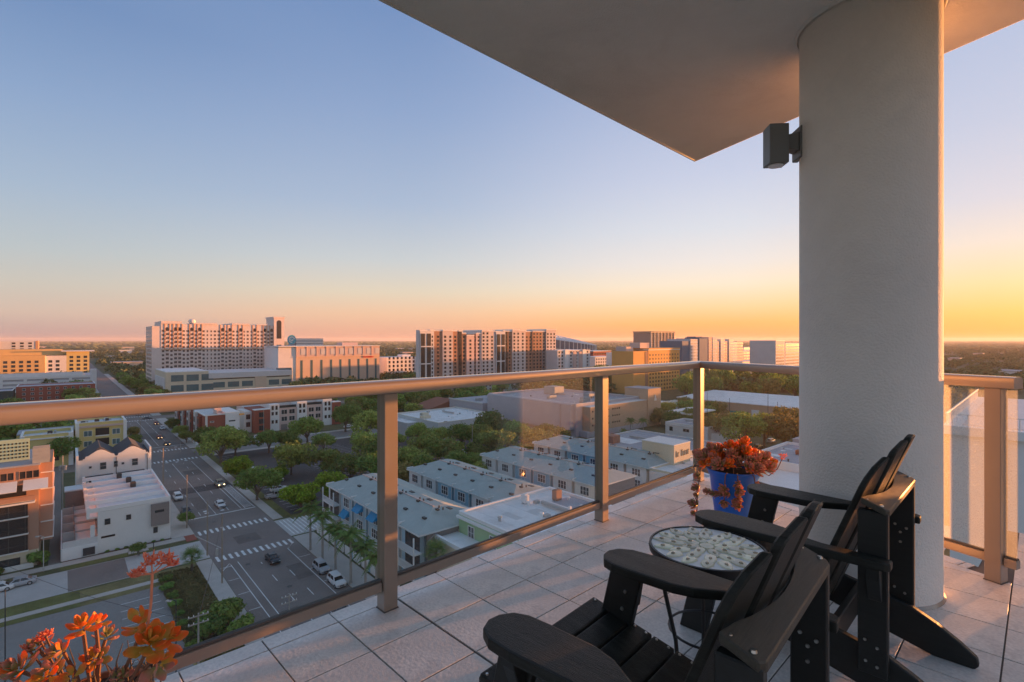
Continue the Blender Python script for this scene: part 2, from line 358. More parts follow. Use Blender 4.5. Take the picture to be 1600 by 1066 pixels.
def tile_poly(p, name='tile'):
    global full
    area = abs(sum(p[i][0]*p[(i+1) % len(p)][1]-p[(i+1) % len(p)][0]*p[i][1] for i in range(len(p))))/2
    if len(p) < 3 or area < .0006: return
    cs, ct = sum(q[0] for q in p)/len(p), sum(q[1] for q in p)/len(p)
    whole = len(p) == 4 and abs(area-(PITCH-2*GAP)**2) < 1e-5
    dz = random.uniform(-.0006, .0006)
    if whole and full is not None:
        o = link(name, full, floor, B(cs, ct, dz)); return
    n = len(p); ch = .0011
    inner = [(q[0]+(cs-q[0])*min(.4, ch*1.4/max(.001, math.hypot(cs-q[0], ct-q[1]))), q[1]+(ct-q[1])*min(.4, ch*1.4/max(.001, math.hypot(cs-q[0], ct-q[1])))) for q in p]
    L3 = [(p, -.0050), (p, -ch), (inner, 0.)]
    vs = []
    for poly, z in L3: vs += [Vector(B(q[0], q[1], z)) - Vector(B(cs, ct, 0)) for q in poly]
    fs = [tuple(range(2*n, 3*n))] + [(k*n+i, k*n+(i+1) % n, (k+1)*n+(i+1) % n, (k+1)*n+i) for k in range(2) for i in range(n)]
    m2 = MB(); m2.add(vs, fs); me = m2.mesh(name, M['tile'])
    bm = bmesh.new(); bm.from_mesh(me); bmesh.ops.recalc_face_normals(bm, faces=bm.faces); bm.to_mesh(me); bm.free()
    if whole: full = me
    link(name, me, floor, B(cs, ct, dz))
for i in range(-14, 11):
    s0 = 1.616 + PITCH*i
    for j in range(0, 11):
        t1 = T_IN - PITCH*j; t0 = t1 - PITCH
        wide = .006 if i == -1 else 0
        p = [(s0+GAP+wide, t0+GAP), (s0+PITCH-GAP, t0+GAP), (s0+PITCH-GAP, t1-GAP), (s0+GAP+wide, t1-GAP)]
        p = clip(p, EN.x, EN.y, e_c-.09-GAP) if t1 > .2 else p
        if t1 <= .2: p = clip(p, 1, 0, 4.69)
        if len(p) >= 3: tile_poly(p)
    p = [(s0+GAP, T_IN+GAP), (s0+PITCH-GAP, T_IN+GAP), (s0+PITCH-GAP, 2.27), (s0+GAP, 2.27)]
    p = clip(p, EN.x, EN.y, e_c)
    if len(p) >= 3: tile_poly(p, 'edge_tile')
for k in range(9):                              # edge tiles along the slanting side
    k0, k1 = .02+k*PITCH, .02+(k+1)*PITCH
    if k1 > 2.15: k1 = 2.13
    if k0 >= k1: break
    d = Vector((-.338, -.941, 0)).normalized()
    def P(kk, off): return (4.556+d.x*kk-EN.x*off, 2.265+d.y*kk-EN.y*off)
    p = [P(k0+GAP, .09-GAP), P(k0+GAP, -.003), P(k1-GAP, -.003), P(k1-GAP, .09-GAP)]
    p = clip(p, 0, 1, T_IN)
    if len(p) >= 3: tile_poly(p[::-1], 'edge_tile')

# soffit of the balcony above
mb = MB(); mb.prism([(-4.0, 2.265), (4.556, 2.265), (3.60, -.38), (5.4, -.38), (5.4, -.7), (-4.0, -.7)][::-1], fn_b, 2.916, 3.16)
sof = mb.build('soffit_slab', M['soffit'], bevel=.012); tag(sof, kind='structure')
mb = MB(); mb.bbox(-4.0, 4.50, 2.235, 2.247, 2.908, 2.917)          # drip edge
mb.build('drip_bead', M['soffit'], sof)
# unseen stub of the apartment wall, kept only to shade the near chair
t = thing('shading_wall_stub', 'unseen pale stucco wall stub kept to shade the chairs, past the right end of the balcony', 'wall', B(4.5, -.5, 0))
mb = MB(); mb.bbox(3.9, 5.2, -.65, -.4, -.1, 2.91)
mb.build('wall', M['stucco'], t)
# column
cx, cy = 1.86, 2.685
t = thing('round_column', 'thick round pale stucco column rising from the tiles to the soffit', 'column', (cx, cy, FL))
mb = MB(); mb.lathe([(.312, .0), (.31, .03), (.309, 1.4), (.309, 2.9), (.312, 2.917)], 96, (cx, cy, FL)); mb.build('shaft', M['stucco'], t, smooth=True)
mb = MB(); mb.lathe([(.320, .001), (.316, .008), (.311, .016)], 96, (cx, cy, FL), close=False); mb.build('sealant_collar', M['bronze'], t, smooth=True)
mb = MB(); mb.lathe([(.32, 2.900), (.33, 2.9155)], 96, (cx, cy, FL), close=False); mb.build('top_joint', M['soffit'], t, smooth=True)

# wall light on the column
bear = R(29.9); lx, ly = 1.86-.309*math.cos(R(30)), 2.685+.309*math.sin(R(30))
lx, ly = 1.575, 2.80
t = thing('wall_light', 'dark square wall light mounted on the left of the round column', 'wall light', (lx, ly, FL+2.325), R(174))
mb = MB(); mb.box(-.012, .02, -.055, .055, -.085, .085); o = mb.mesh('back_plate', M['fixture'], bevel=.004); link('back_plate', o, t)
mb = MB(); mb.hexa([(.02,-.04,-.045),(.02,.04,-.045),(.02,.04,.055),(.02,-.04,.055),(.075,-.03,-.03),(.075,.03,-.03),(.075,.03,.045),(.075,-.03,.045)])
link('bracket', mb.mesh('bracket', M['fixture'], bevel=.003), t)
mb = MB(); mb.box(.076, .176, -.05, .05, -.112, .100); link('lamp_body', mb.mesh('lamp_body', M['fixture'], bevel=.003), t)
mb = MB(); mb.lathe([(.04, -.118), (.04, -.1125)], 20, (.126, 0, 0)); link('lens', mb.mesh('lens', M['lens']), t)

# railings
def ray_uv(P0, dr): return lambda k, off, z: (P0[0]+dr[0]*k+dr[1]*off, P0[1]+dr[1]*k-dr[0]*off, FL+z)
def railing(name, label, P0, dr, k0, k1, posts, panels, glass, rootloc, clear=()):
    t = thing(name, label, 'railing', rootloc)
    f = ray_uv(P0, dr)
    prof = [(-.042, 1.006), (.042, 1.006), (.046, 1.010), (.046, 1.043), (.0445, 1.052), (.040, 1.059), (.032, 1.064), (.022, 1.066), (-.022, 1.066), (-.032, 1.064), (-.040, 1.059), (-.0445, 1.052), (-.046, 1.043), (-.046, 1.010)]
    n = len(prof); vs = [f(k, q, z) for k in (k0, k1) for q, z in prof]
    m2 = MB(); m2.add(vs, [tuple(range(n))[::-1], tuple(range(n, 2*n))]+[(i, (i+1) % n, n+(i+1) % n, n+i) for i in range(n)])
    m2.build('top_rail', M['bronze'], t, smooth=True)
    def bx(a, b, o0, o1, z0, z1, nm, mt, bev=0):
        m3 = MB(); m3.hexa([f(a,o0,z0),f(b,o0,z0),f(b,o1,z0),f(a,o1,z0),f(a,o0,z1),f(b,o0,z1),f(b,o1,z1),f(a,o1,z1)]); return m3.build(nm, mt, t, bevel=bev)
    for k in posts:
        po = bx(k-.035, k+.035, -.035, .035, .0015, 1.0055, 'post', M['bronze'], .003)
        m3 = MB(); m3.hexa([f(k-.039,-.039,.001),f(k+.039,-.039,.001),f(k+.039,.039,.001),f(k-.039,.039,.001),f(k-.0365,-.0365,.005),f(k+.0365,-.0365,.005),f(k+.0365,.0365,.005),f(k-.0365,.0365,.005)])
        m3.build('sealant', M['grout'], po)
    for a, b in panels:
        bx(a, b, -.02, .02, .093, .137, 'bottom_rail', M['bronze'], .002)
        bx(a+.001, b-.001, -.0105, .0105, .1375, .147, 'gasket', M['grout'])
        bx(a+.004, b-.004, -.005, .005, .1475, 1.005, 'glass_panel', M['glass_rail'] if a in clear else glass)
    return t
Pl = B(0, 2.133)[:2]
railing('glass_railing', 'long bronze glass railing along the left edge of the balcony above the street', Pl, (ux, uy), -2.8, 4.372, [-1.9, -.33, 1.245, 2.921, 4.367],
        [(-1.862, -.368), (-.292, 1.207), (1.283, 2.883), (2.959, 4.329)], M['glass_rail'], B(1.2, 2.133, 0))
dR = Vector((.41, -.912, 0)).normalized()
Pc = (1.67, 4.56)
f_ = railing('glass_railing', 'short bronze glass railing with dusty panes running past the round column', Pc, (dR.x, dR.y), .046, 2.165, [1.03, 2.075],
        [(.04, .992), (1.068, 2.037), (2.113, 2.165)], M['glass_dusty'], (2.1, 3.6, FL), clear=(.04,))
Pe = B(3.72, -.02)[:2]
railing('glass_railing', 'bronze glass railing return at the far right end of the balcony', Pe, (ux, uy), .25, 1.3, [1.26], [(.27, 1.22)], M['glass_dusty'], B(4.1, .06, 0))

# ---------------------------------------------------------------- adirondack chairs
def chair(name, label, s, t_, turn=0):
    root = thing(name, label, 'chair', B(s, t_, 0), ANG_U+turn, 'black adirondack chairs')
    def put(nm, mb, m='chair_side', bev=.004, par=None):
        return link(nm, mb.mesh(nm, M[m], bevel=bev), par or root)
    def screw(par, x, y, z, axis, r=.0075):
        mb = MB(); d = {'x': (1,0,0), '-x': (-1,0,0), 'z': (0,0,1)}[axis] if isinstance(axis, str) else axis
        p = Vector((x,y,z)); d = Vector(d)
        mb.tube([p-d*.002, p+d*.003], [r, r*.75], 10); link('bolt', mb.mesh('bolt', M['bolt']), par)
    for sg in (-1, 1):
        # sloping side rail that is also the rear foot
        prof = [(-.02,.0),(-.035,.018),(-.03,.045),(.02,.085),(.09,.13),(.165,.168),(.30,.198),(.60,.262),(.80,.308),(.87,.318),(.895,.30),(.90,.26),(.88,.205),(.60,.125),(.24,.035),(.10,.0)]
        mb = MB(); mb.prism(prof, lambda y, z, d: (d, y, z), sg*.238-.0145, sg*.238+.0145); rail = put('side_rail', mb)
        # front leg, leaning forward at the foot
        lx = sg*.270
        mb = MB(); mb.hexa([(lx-.015,.800,0),(lx+.015,.800,0),(lx+.015,.915,0),(lx-.015,.915,0),(lx-.015,.685,.490),(lx+.015,.685,.490),(lx+.015,.800,.490),(lx-.015,.800,.490)])
        leg = put('front_leg', mb)
        for (yy, zz) in ((.745,.42),(.757,.36),(.80,.25),(.815,.20)):
            screw(leg, lx-.0155, yy, zz, '-x'); screw(leg, lx+.0155, yy, zz, 'x')
        # rear upright
        mb = MB(); mb.box(lx-.015, lx+.015, .165, .252, .105, .668); up = put('upright', mb)
        for (yy, zz) in ((.19,.475),(.228,.485),(.21,.455),(.21,.415),(.195,.205),(.23,.222),(.195,.14),(.228,.15)):
            screw(up, lx-.0155, yy, zz, '-x', .006); screw(up, lx+.0155, yy, zz, 'x', .006)
        # arm: wide rounded front, tapering back along the outside of the upright
        o_, i_ = .376, .206
        pts = [(o_-.045,.150),(o_-.032,.165),(o_-.028,.19),(o_-.022,.45),(o_-.01,.70),(o_-.016,.775),(o_-.040,.818),(o_-.078,.836),(i_+.055,.832),(i_+.02,.810),(i_+.003,.770),(i_,.70),(i_+.002,.56),(i_+.018,.50),(i_+.048,.45),(i_+.072,.41),(i_+.084,.36),(i_+.086,.150)]
        pts = [(x*sg, y) for x, y in pts]
        if sg < 0: pts = pts[::-1]
        mb = MB(); mb.prism(pts, lambda x, y, d: (x, y, d), .491, .521); arm = put('arm', mb, 'chair', .007)
        # brackets under the arm
        for yb in (.20, .735):
            mb = MB(); bx0 = lx + (.0155 if sg > 0 else -.0455)
            pf = [(0,.489),(.0,.37),(.014,.37),(.045,.45),(.05,.489)]
            mb.prism(pf, lambda q, z, d: (lx+sg*(.0155+q), d, z), yb-.02, yb+.02); put('arm_bracket', mb, bev=.002)
    # seat slats
    for i in range(6):
        y1 = .885 - i*.0765; y0 = y1-.070; zt = lambda y: .3235+(y-.87)*.215
        mb = MB(); mb.hexa([(-.282,y0,zt(y0)),(.282,y0,zt(y0)),(.282,y1,zt(y1)),(-.282,y1,zt(y1)),(-.282,y0,zt(y0)+.022),(.282,y0,zt(y0)+.022),(.282,y1,zt(y1)+.022),(-.282,y1,zt(y1)+.022)])
        sl_ = put('seat_slat', mb, 'chair', .006)
        for x in (-.268, .268):
            for yy in (y0+.015, y1-.015): screw(sl_, x, yy, zt(yy)+.022, 'z', .005)
    mb = MB(); mb.box(-.253, .253, .897, .919, .215, .312); put('front_apron', mb, 'chair', .006)
    # fan back: five slats set on a shallow curve
    tops = [.80, .862, .89, .862, .80]
    for i in range(5):
        x = (i-2)*.104; ang = (i-2)*R(5.5); cup = .030*(1-((i-2)/2)**2)
        h = tops[i]; z0 = .235
        def bp(q, zz, d, x=x, ang=ang, cup=cup):
            y = .178+(.884-zz)*.386 - cup + q*math.sin(-ang)*-1 if False else .178+(.884-zz)*.386 - cup + abs(q)*0
            fan = 1+(zz-.235)*.10
            xx = x*fan + q*math.cos(ang) + d*math.sin(ang)
            return (xx, y + q*math.sin(ang)*(1 if x != 0 else 0) + d*math.cos(ang), zz)
        w = .049
        drop = .045
        if i == 0:   outl = [(-w,z0),(w,z0),(w,h+.035),(w-.01,h+.043),(-w+.035,h+.012),(-w+.008,h-.025),(-w,h-.06)]
        elif i == 4: outl = [(-w,z0),(w,z0),(w,h-.06),(w-.008,h-.025),(w-.035,h+.012),(-w+.01,h+.043),(-w,h+.035)]
        elif i == 1: outl = [(-w,z0),(w,z0),(w,h+.022),(w-.01,h+.03),(-w+.01,h+.003),(-w,h-.008)]
        elif i == 3: outl = [(-w,z0),(w,z0),(w,h-.008),(w-.01,h+.003),(-w+.01,h+.03),(-w,h+.022)]
        else:        outl = [(-w,z0),(w,z0),(w,h+.0),(w-.01,h+.008),(0,h+.013),(-w+.01,h+.008),(-w,h+.0)]
        mb = MB(); mb.prism(outl, bp, -.011, .011); put('back_slat', mb, 'chair', .004)
    # brace across the back, its front edge cut to the curve of the slats
    cut = []
    for k in range(11):
        x = -.28+.056*k; y = .242 - .038*(1-min(1, abs(x)/.25)**2) ; cut.append((x, y))
    pl = [(.287,.172),(.287,.242)] + [(x, y) for x, y in cut[::-1]] + [(-.287,.242),(-.287,.172),(-.27,.162),(.27,.162)]
    pl = [p for k, p in enumerate(pl) if k == 0 or (abs(p[0]-pl[k-1][0])+abs(p[1]-pl[k-1][1])) > .004]
    def brf(x, y, d): return (x, y, .682+(y-.2)*.40+d)
    mb = MB(); mb.prism(pl, brf, -.011, .011); br = put('back_brace', mb, 'chair_worn', .003)
    for x in (-.270, .270):
        for yy in (.185, .228): screw(br, x, yy, .682+(yy-.2)*.28+.011, 'z', .007)
    mb = MB(); mb.box(-.2225, .2225, .33, .355, .12, .215); put('lower_brace', mb, bev=.003)
    return root
chair('adirondack_chair', 'black adirondack chair nearest the viewer, seat slats in view at bottom', 1.245, .20, R(4))
chair('adirondack_chair', 'black adirondack chair beside the round column, orange sunlight along its edges', 2.39, .20, R(.6))

# ---------------------------------------------------------------- mosaic side table
tx, ty, _ = B(1.805, .85); TZ = FL+.50
t = thing('side_table', 'small round mosaic side table standing between the two black chairs', 'table', (tx, ty, FL))
mb = MB(); mb.lathe([(.192,-.016),(.195,0.0)], 48, (tx,ty,TZ)); mb.build('table_top', M['mosaic_ground'], t)
mb = MB(); mb.lathe([(.1955,-.022),(.203,-.020),(.205,-.008),(.203,.003),(.1955,.004)], 48, (tx,ty,TZ), close=False); mb.build('rim', M['iron'], t, smooth=True)
def petal(L, Wd):
    m2 = MB(); n = 8; top = []; low = []
    for k in range(n):
        a = 2*math.pi*k/n; r_ = L/2*math.cos(a); w_ = Wd/2*math.sin(a)*(1-.45*math.cos(a)); top.append((r_*.9, w_*.85, .0045)); low.append((r_, w_, 0))
    m2.add(low+top+[(0,0,.006)], [(k,(k+1)%n,n+(k+1)%n,n+k) for k in range(n)]+[(n+k,n+(k+1)%n,2*n) for k in range(n)])
    return m2
pm = {}
for ring, (rad, cnt, L, Wd) in enumerate([(.060, 8, .074, .036), (.112, 12, .086, .042), (.156, 16, .074, .044)]):
    me = petal(L, Wd).mesh('petal_tile', M['petal']); ee = petal(.017, .012).mesh('petal_eye', M['petal_eye'])
    for k in range(cnt):
        a = 2*math.pi*(k+.5*ring)/cnt; a += random.uniform(-.05,.05)
        o = link('petal_tile', me, t, (rad*math.cos(a), rad*math.sin(a), .5004)); o.rotation_euler = (0,0,a+random.uniform(-.15,.15))
        e = link('petal_eye', ee, o, (.004,0,.0045))
mb = MB(); mb.lathe([(.0,0),(.026,0),(.024,.005),(0,.006)], 16, (0,0,0), close=False); o = link('centre_tile', mb.mesh('centre_tile', M['petal']), t, (0,0,.5004))
for k in range(3):
    a = R(195)+k*2*math.pi/3; ca, sa = math.cos(a), math.sin(a)
    pts = [(tx+ca*r_, ty+sa*r_, FL+z) for r_, z in ((.178,.482),(.180,.44),(.172,.36),(.150,.27),(.128,.18),(.122,.11),(.132,.05),(.150,.006))]
    mb = MB(); mb.tube(pts, .0075, 8); mb.build('leg', M['iron'], t, smooth=True)
ring = [(tx+.1325*math.cos(q), ty+.1325*math.sin(q), FL+.20) for q in [2*math.pi*k/24 for k in range(25)]]
mb = MB(); mb.tube(ring, .0045, 6); mb.build('stretcher_ring', M['iron'], t, smooth=True)

# ---------------------------------------------------------------- succulents
def succmat(name, tip, base, mid=.45):
    m = bpy.data.materials.new(name); m.use_nodes = True; nt = m.node_tree; N = nt.nodes; L = nt.links; p = N['Principled BSDF']
    p.inputs['Roughness'].default_value = .38; p.inputs['Subsurface Weight'].default_value = .0; p.inputs['Specular IOR Level'].default_value = .4
    uv = N.new('ShaderNodeAttribute'); uv.attribute_name = 'along'
    rp = N.new('ShaderNodeValToRGB'); rp.color_ramp.elements[0].color = (*base,1); rp.color_ramp.elements[1].color = (*tip,1); rp.color_ramp.elements[0].position = mid-.25; rp.color_ramp.elements[1].position = mid+.35
    g = N.new('ShaderNodeNewGeometry'); oi = N.new('ShaderNodeObjectInfo')
    ad = N.new('ShaderNodeMath'); ad.operation = 'ADD'; L.new(g.outputs['Random Per Island'], ad.inputs[0]); L.new(oi.outputs['Random'], ad.inputs[1])
    fr = N.new('ShaderNodeMath'); fr.operation = 'FRACT'; L.new(ad.outputs[0], fr.inputs[0])
    mr = N.new('ShaderNodeMapRange'); mr.inputs['To Min'].default_value = -.4; mr.inputs['To Max'].default_value = .3; L.new(fr.outputs[0], mr.inputs['Value'])
    sm = N.new('ShaderNodeMath'); sm.operation = 'ADD'; L.new(uv.outputs['Fac'], sm.inputs[0]); L.new(mr.outputs[0], sm.inputs[1]); L.new(sm.outputs[0], rp.inputs[0])
    L.new(rp.outputs[0], p.inputs['Base Color'])
    tl = N.new('ShaderNodeBsdfTranslucent'); L.new(rp.outputs[0], tl.inputs['Color']); mx = N.new('ShaderNodeMixShader'); mx.inputs[0].default_value = .45
    L.new(p.outputs[0], mx.inputs[1]); L.new(tl.outputs[0], mx.inputs[2]); L.new(mx.outputs[0], N['Material Output'].inputs['Surface'])
    return m
M['succ_orange'] = succmat('succ_orange', (1.0,.27,.05), (.72,.52,.10)); M['succ_red'] = succmat('succ_red', (.76,.36,.27), (.40,.42,.16), .48); M['flower'] = succmat('flower', (1.0,.50,.32), (.95,.3,.16))
def leaf_pts(L, Wd, T, curl=.25, n=7, k=8):
    vs, fs, al = [], [], []
    for i in range(n):
        u_ = i/(n-1); w = Wd/2*(math.sin(math.pi*min(1, u_*.80+.12))**.8)*(.35+.65*min(1, u_*1.8)); w = max(w, .002) if i < n-1 else Wd*.16
        th = T/2*(1-.4*u_); x = L*u_; zc = curl*L*u_*u_
        for q in range(k):
            a = 2*math.pi*q/k; vs.append((x, w*math.cos(a), zc+th*math.sin(a))); al.append(u_)
    for i in range(n-1):
        for q in range(k): fs.append((i*k+q, i*k+(q+1)%k, (i+1)*k+(q+1)%k, (i+1)*k+q))
    vs.append((L*1.03, 0, curl*L)); al.append(1); e = len(vs)-1
    fs += [((n-1)*k+q, (n-1)*k+(q+1)%k, e) for q in range(k)]
    return vs, fs, al
def with_along(mb, al, name, m):
    me = mb.mesh(name, m, smooth=True); at = me.attributes.new('along', 'FLOAT', 'POINT'); at.data.foreach_set('value', al); return me
def rot_to(axis, spin): 
    q = Vector(axis).normalized().to_track_quat('Z', 'Y').to_matrix().to_4x4(); return q @ Matrix.Rotation(spin, 4, 'Z')
def rosette_mesh(nl, L, Wd, T, name, m, height=.0):
    mb = MB(); al = []
    for i in range(nl):
        fr_ = i/nl; a = i*2.399963; el = R(8+70*fr_); l = L*(1-.55*fr_)
        vs, fs, a_ = leaf_pts(l, Wd*(1-.4*fr_), T)
        mt = Matrix.Rotation(a, 4, 'Z') @ Matrix.Translation((L*.06, 0, height*fr_)) @ Matrix.Rotation(-el, 4, 'Y')
        mb.add([tuple(mt @ Vector(v)) for v in vs], fs); al += a_
    return with_along(mb, al, name, m)
def flower_mesh(n, spread, size):
    mb = MB(); al = []
    for i in range(n):
        a = random.uniform(0, 6.28); r_ = spread*math.sqrt(random.random()); c = Vector((r_*math.cos(a), r_*math.sin(a), random.uniform(-.4,.5)*spread))
        for q in range(4):
            vs, fs, a_ = leaf_pts(size*random.uniform(.8,1.3), size*.5, size*.3, .1, 4, 5)
            mt = Matrix.Translation(c) @ Matrix.Rotation(random.uniform(0,6.28), 4, 'Z') @ Matrix.Rotation(-random.uniform(-.4,1.4), 4, 'Y')
            mb.add([tuple(mt @ Vector(v)) for v in vs], fs); al += a_
    return with_along(mb, al, 'flower_cluster', M['flower'])
# blue pot
bx_, by_ = 1.545, 3.57
t = thing('potted_succulent', 'bright blue pot of red trailing succulents by the corner railing post', 'potted plant', (bx_, by_, FL))
mb = MB(); mb.lathe([(.118,.002),(.122,.03),(.125,.034),(.124,.04),(.150,.24),(.155,.30),(.158,.305),(.176,.35),(.180,.352),(.180,.36),(.172,.36),(.160,.335),(.15,.33)], 48, (bx_,by_,FL), close=False); mb.add([(bx_+.118*math.cos(k*.1309*4),by_+.118*math.sin(k*.1309*4),FL+.002) for k in range(12)], [tuple(range(12))[::-1]])
mb.build('pot', M['blue_pot'], t, smooth=True)
mb = MB(); mb.lathe([(.152,.333),(.1,.345),(.0,.35)], 24, (bx_,by_,FL), close=False); mb.build('soil', M['soil'], t)
rm1 = rosette_mesh(30, .050, .026, .010, 'rosette', M['succ_red'], .05); rm2 = rosette_mesh(22, .040, .020, .008, 'rosette', M['succ_red'], .03); rm3 = rosette_mesh(26, .046, .024, .009, 'rosette', M['succ_orange'], .045)
def put_ros(me, par, p, axis, sc):
    o = link('rosette', me, par); o.matrix_local = Matrix.Translation(p) @ rot_to(axis, random.uniform(0,6)) @ Matrix.Scale(sc, 4); return o
cdx, cdy = -.4, -.9      # towards the viewer
for i in range(84):
    a = random.uniform(0, 6.283); r_ = .20*math.sqrt(random.random()); z = .372+.10*(1-(r_/.2)**2)*random.uniform(.2,1)+random.uniform(0,.03)
    put_ros(random.choice([rm1,rm2,rm1,rm3]), t, (r_*math.cos(a), r_*math.sin(a), z), (math.cos(a)*r_*6, math.sin(a)*r_*6, .7), random.uniform(.8,1.25))
rgt = Vector((.92,-.40,0)); lf = -rgt; tw = Vector((-.40,-.92,0))
for p, ax, sc, me in [((.0+rgt.x*.05, rgt.y*.05, .50),(.1,-.3,1),1.25,rm3), ((rgt.x*.07,rgt.y*.07,.53),(.1,-.2,1),1.0,rm3), ((lf.x*.12,lf.y*.12,.46),(-.6,.1,.8),1.2,rm1), ((lf.x*.02,lf.y*.02,.48),(-.2,-.5,1),1.4,rm3),
                      ((rgt.x*.21,rgt.y*.21,.41),(.9,-.3,.4),1.1,rm3), ((rgt.x*.17,rgt.y*.17,.43),(.6,-.4,.8),1.2,rm1), ((lf.x*.20,lf.y*.20,.42),(-.9,.2,.5),1.15,rm1)]:
    put_ros(me, t, p, ax, sc)
def stem(par, pts, r_, org, m='stem'):
    mb = MB(); mb.tube([tuple(Vector(p)+Vector(org)) for p in pts], r_, 6); return mb.build('stem', M[m], par, smooth=True)
o3 = (bx_,by_,FL)
for base, drop, n in ((lf*.17, .36, 5), (tw*.15+rgt*.02, .19, 4), (tw*.12+rgt*.10, .26, 4), (tw*.16-rgt*.04, .17, 2)):
    pts = [Vector((base.x, base.y, .36)), Vector((base.x*1.25, base.y*1.25, .35)), Vector((base.x*1.38, base.y*1.38, .36-drop*.5)), Vector((base.x*1.42, base.y*1.42, .36-drop))]
    stem(t, pts, .0035, o3)
    for k in range(n):
        f_k = (k+1)/n; q = pts[1].lerp(pts[3], f_k); put_ros(rm1 if k % 2 else rm2, t, tuple(q), (base.x*4+random.uniform(-.3,.3), base.y*4, random.uniform(-.5,.3)), random.uniform(.75,1.1))
for q in range(9):
    p0 = tw*.155 + lf*(.02+.017*q); put_ros(rm2, t, (p0.x, p0.y, .215+.006*math.sin(q)), (lf.x, lf.y, .1), .75+.03*(q % 3))
fl1 = flower_mesh(16, .028, .012)
pA = rgt*.30+tw*.02
stem(t, [rgt*.16+Vector((0,0,.36)), rgt*.22+Vector((0,0,.33)), rgt*.27+Vector((0,0,.38)), pA+Vector((0,0,.46))], .003, o3)
o = link('flower_cluster', fl1, t, (pA.x, pA.y, .47))
fl2 = flower_mesh(22, .035, .011); o = link('flower_cluster', fl2, t, (tw.x*.10, tw.y*.10, .455)); stem(t, [tw*.14+Vector((0,0,.33)), tw*.13+Vector((0,0,.40)), tw*.10+Vector((0,0,.45))], .003, o3)

# foreground succulent at the lower left
fx, fy = -1.17, 1.44
t = thing('potted_succulent', 'orange succulents with tall coral flower stalk before the glass at bottom left', 'potted plant', (fx, fy, FL))
mb = MB(); mb.lathe([(.10,.002),(.105,.12),(.122,.23),(.13,.235),(.13,.25),(.12,.25),(.115,.235)], 40, (fx,fy,FL), close=False); mb.build('pot', M['terracotta'], t, smooth=True)
mb = MB(); mb.lathe([(.117,.236),(.06,.245),(.0,.25)], 24, (fx,fy,FL), close=False); mb.build('soil', M['soil'], t)
lv = []
for m_ in ('succ_orange', 'succ_orange', 'succ_red'):
    for (L, Wd) in ((.064,.044),(.052,.038)):
        vs, fs, al = leaf_pts(L, Wd, .011, .22, 8, 10); b_ = MB(); b_.add(vs, fs); lv.append(with_along(b_, al, 'leaf', M[m_]))
o3 = (fx, fy, FL)
def wpt(px, py, d):                 # place on the plant at a given distance out
    X = (px-800)/800*d; return Vector((X-fx, d-fy, (H-FL)-(py-531)/800*d))
nleaf = 0
def cluster(c, axis, n, sc, mats, base):
    global nleaf
    st = stem(t, [base, base.lerp(c, .5)+Vector((random.uniform(-.02,.02),random.uniform(-.02,.02),0)), c], .0048, o3); axis = Vector(axis).normalized()
    mq = rot_to(axis, random.uniform(0,6))
    for i in range(n):
        fr_ = i/n; a = i*2.399963; el = R(-5+80*fr_)
        ml = Matrix.Translation(c+axis*(.045*fr_*sc)) @ mq @ Matrix.Rotation(a, 4, 'Z') @ Matrix.Translation((.006,0,0)) @ Matrix.Rotation(-el, 4, 'Y') @ Matrix.Scale(sc*(1-.42*fr_)*random.uniform(.88,1.1), 4)
        o = link('leaf', lv[random.choice(mats)], st); o.matrix_local = ml; nleaf += 1
g0 = Vector((0,0,.26))
CL = [((232,1012),1.36,(.5,-.3,.9),16,1.0,(0,1)), ((254,1005),1.40,(.8,-.1,.7),12,.9,(0,1)), ((222,985),1.38,(-.1,-.2,1),8,.9,(0,1)), ((130,985),1.42,(.2,-.3,1),15,.95,(0,1)), ((150,978),1.46,(.6,0,.9),8,.8,(0,1)),
      ((100,1020),1.40,(-.5,-.5,.6),12,.9,(4,5,0)), ((150,1030),1.46,(.3,-.6,.7),14,.85,(4,5,0)), ((60,1015),1.45,(-.3,-.3,1),12,.8,(4,5)), ((35,1050),1.38,(-.4,-.5,.8),16,1.05,(4,5,0)), ((75,1058),1.36,(.2,-.7,.7),12,.95,(0,4)),
      ((190,1060),1.40,(.1,-.6,.9),12,.8,(4,5)), ((10,1055),1.42,(-.6,-.2,.8),12,.9,(4,5,1)), ((165,1000),1.52,(.2,.3,1),10,.8,(4,5)), ((115,1060),1.34,(0,-.8,.6),10,.8,(0,1)), ((245,1040),1.42,(.8,-.4,.4),8,.8,(4,0))]
for (px, py), d, ax, n, sc, mt in CL:
    c = wpt(px, py, d); base = Vector((c.x*.35, c.y*.35, .243)); cluster(c, ax, n, sc*(.92 if px > 200 else .66), mt, base)
fl3 = flower_mesh(13, .020, .013); fl4 = flower_mesh(8, .015, .012)
top = wpt(238, 897, 1.38); bot = wpt(229, 990, 1.37)
stem(t, [bot, bot.lerp(top, .5)+Vector((.004,0,0)), top], .0032, o3, 'flower_stem')
for dx, dz, me in ((-.045,-.012,fl4),(-.03,.0,fl4),(.0,.028,fl3),(.036,.028,fl3),(.05,.015,fl4)):
    e = top+Vector((dx, random.uniform(-.02,.02), dz+.01)); stem(t, [top, e], .0018, o3, 'flower_stem'); link('flower_cluster', me, t, tuple(e))
for (px, py, me) in ((62,1000,fl4),(42,1012,fl4),(70,992,fl4)):
    e = wpt(px, py, 1.44); stem(t, [Vector((e.x*.5,e.y*.5,.27)), e], .003, o3); link('flower_cluster', me, t, tuple(e))
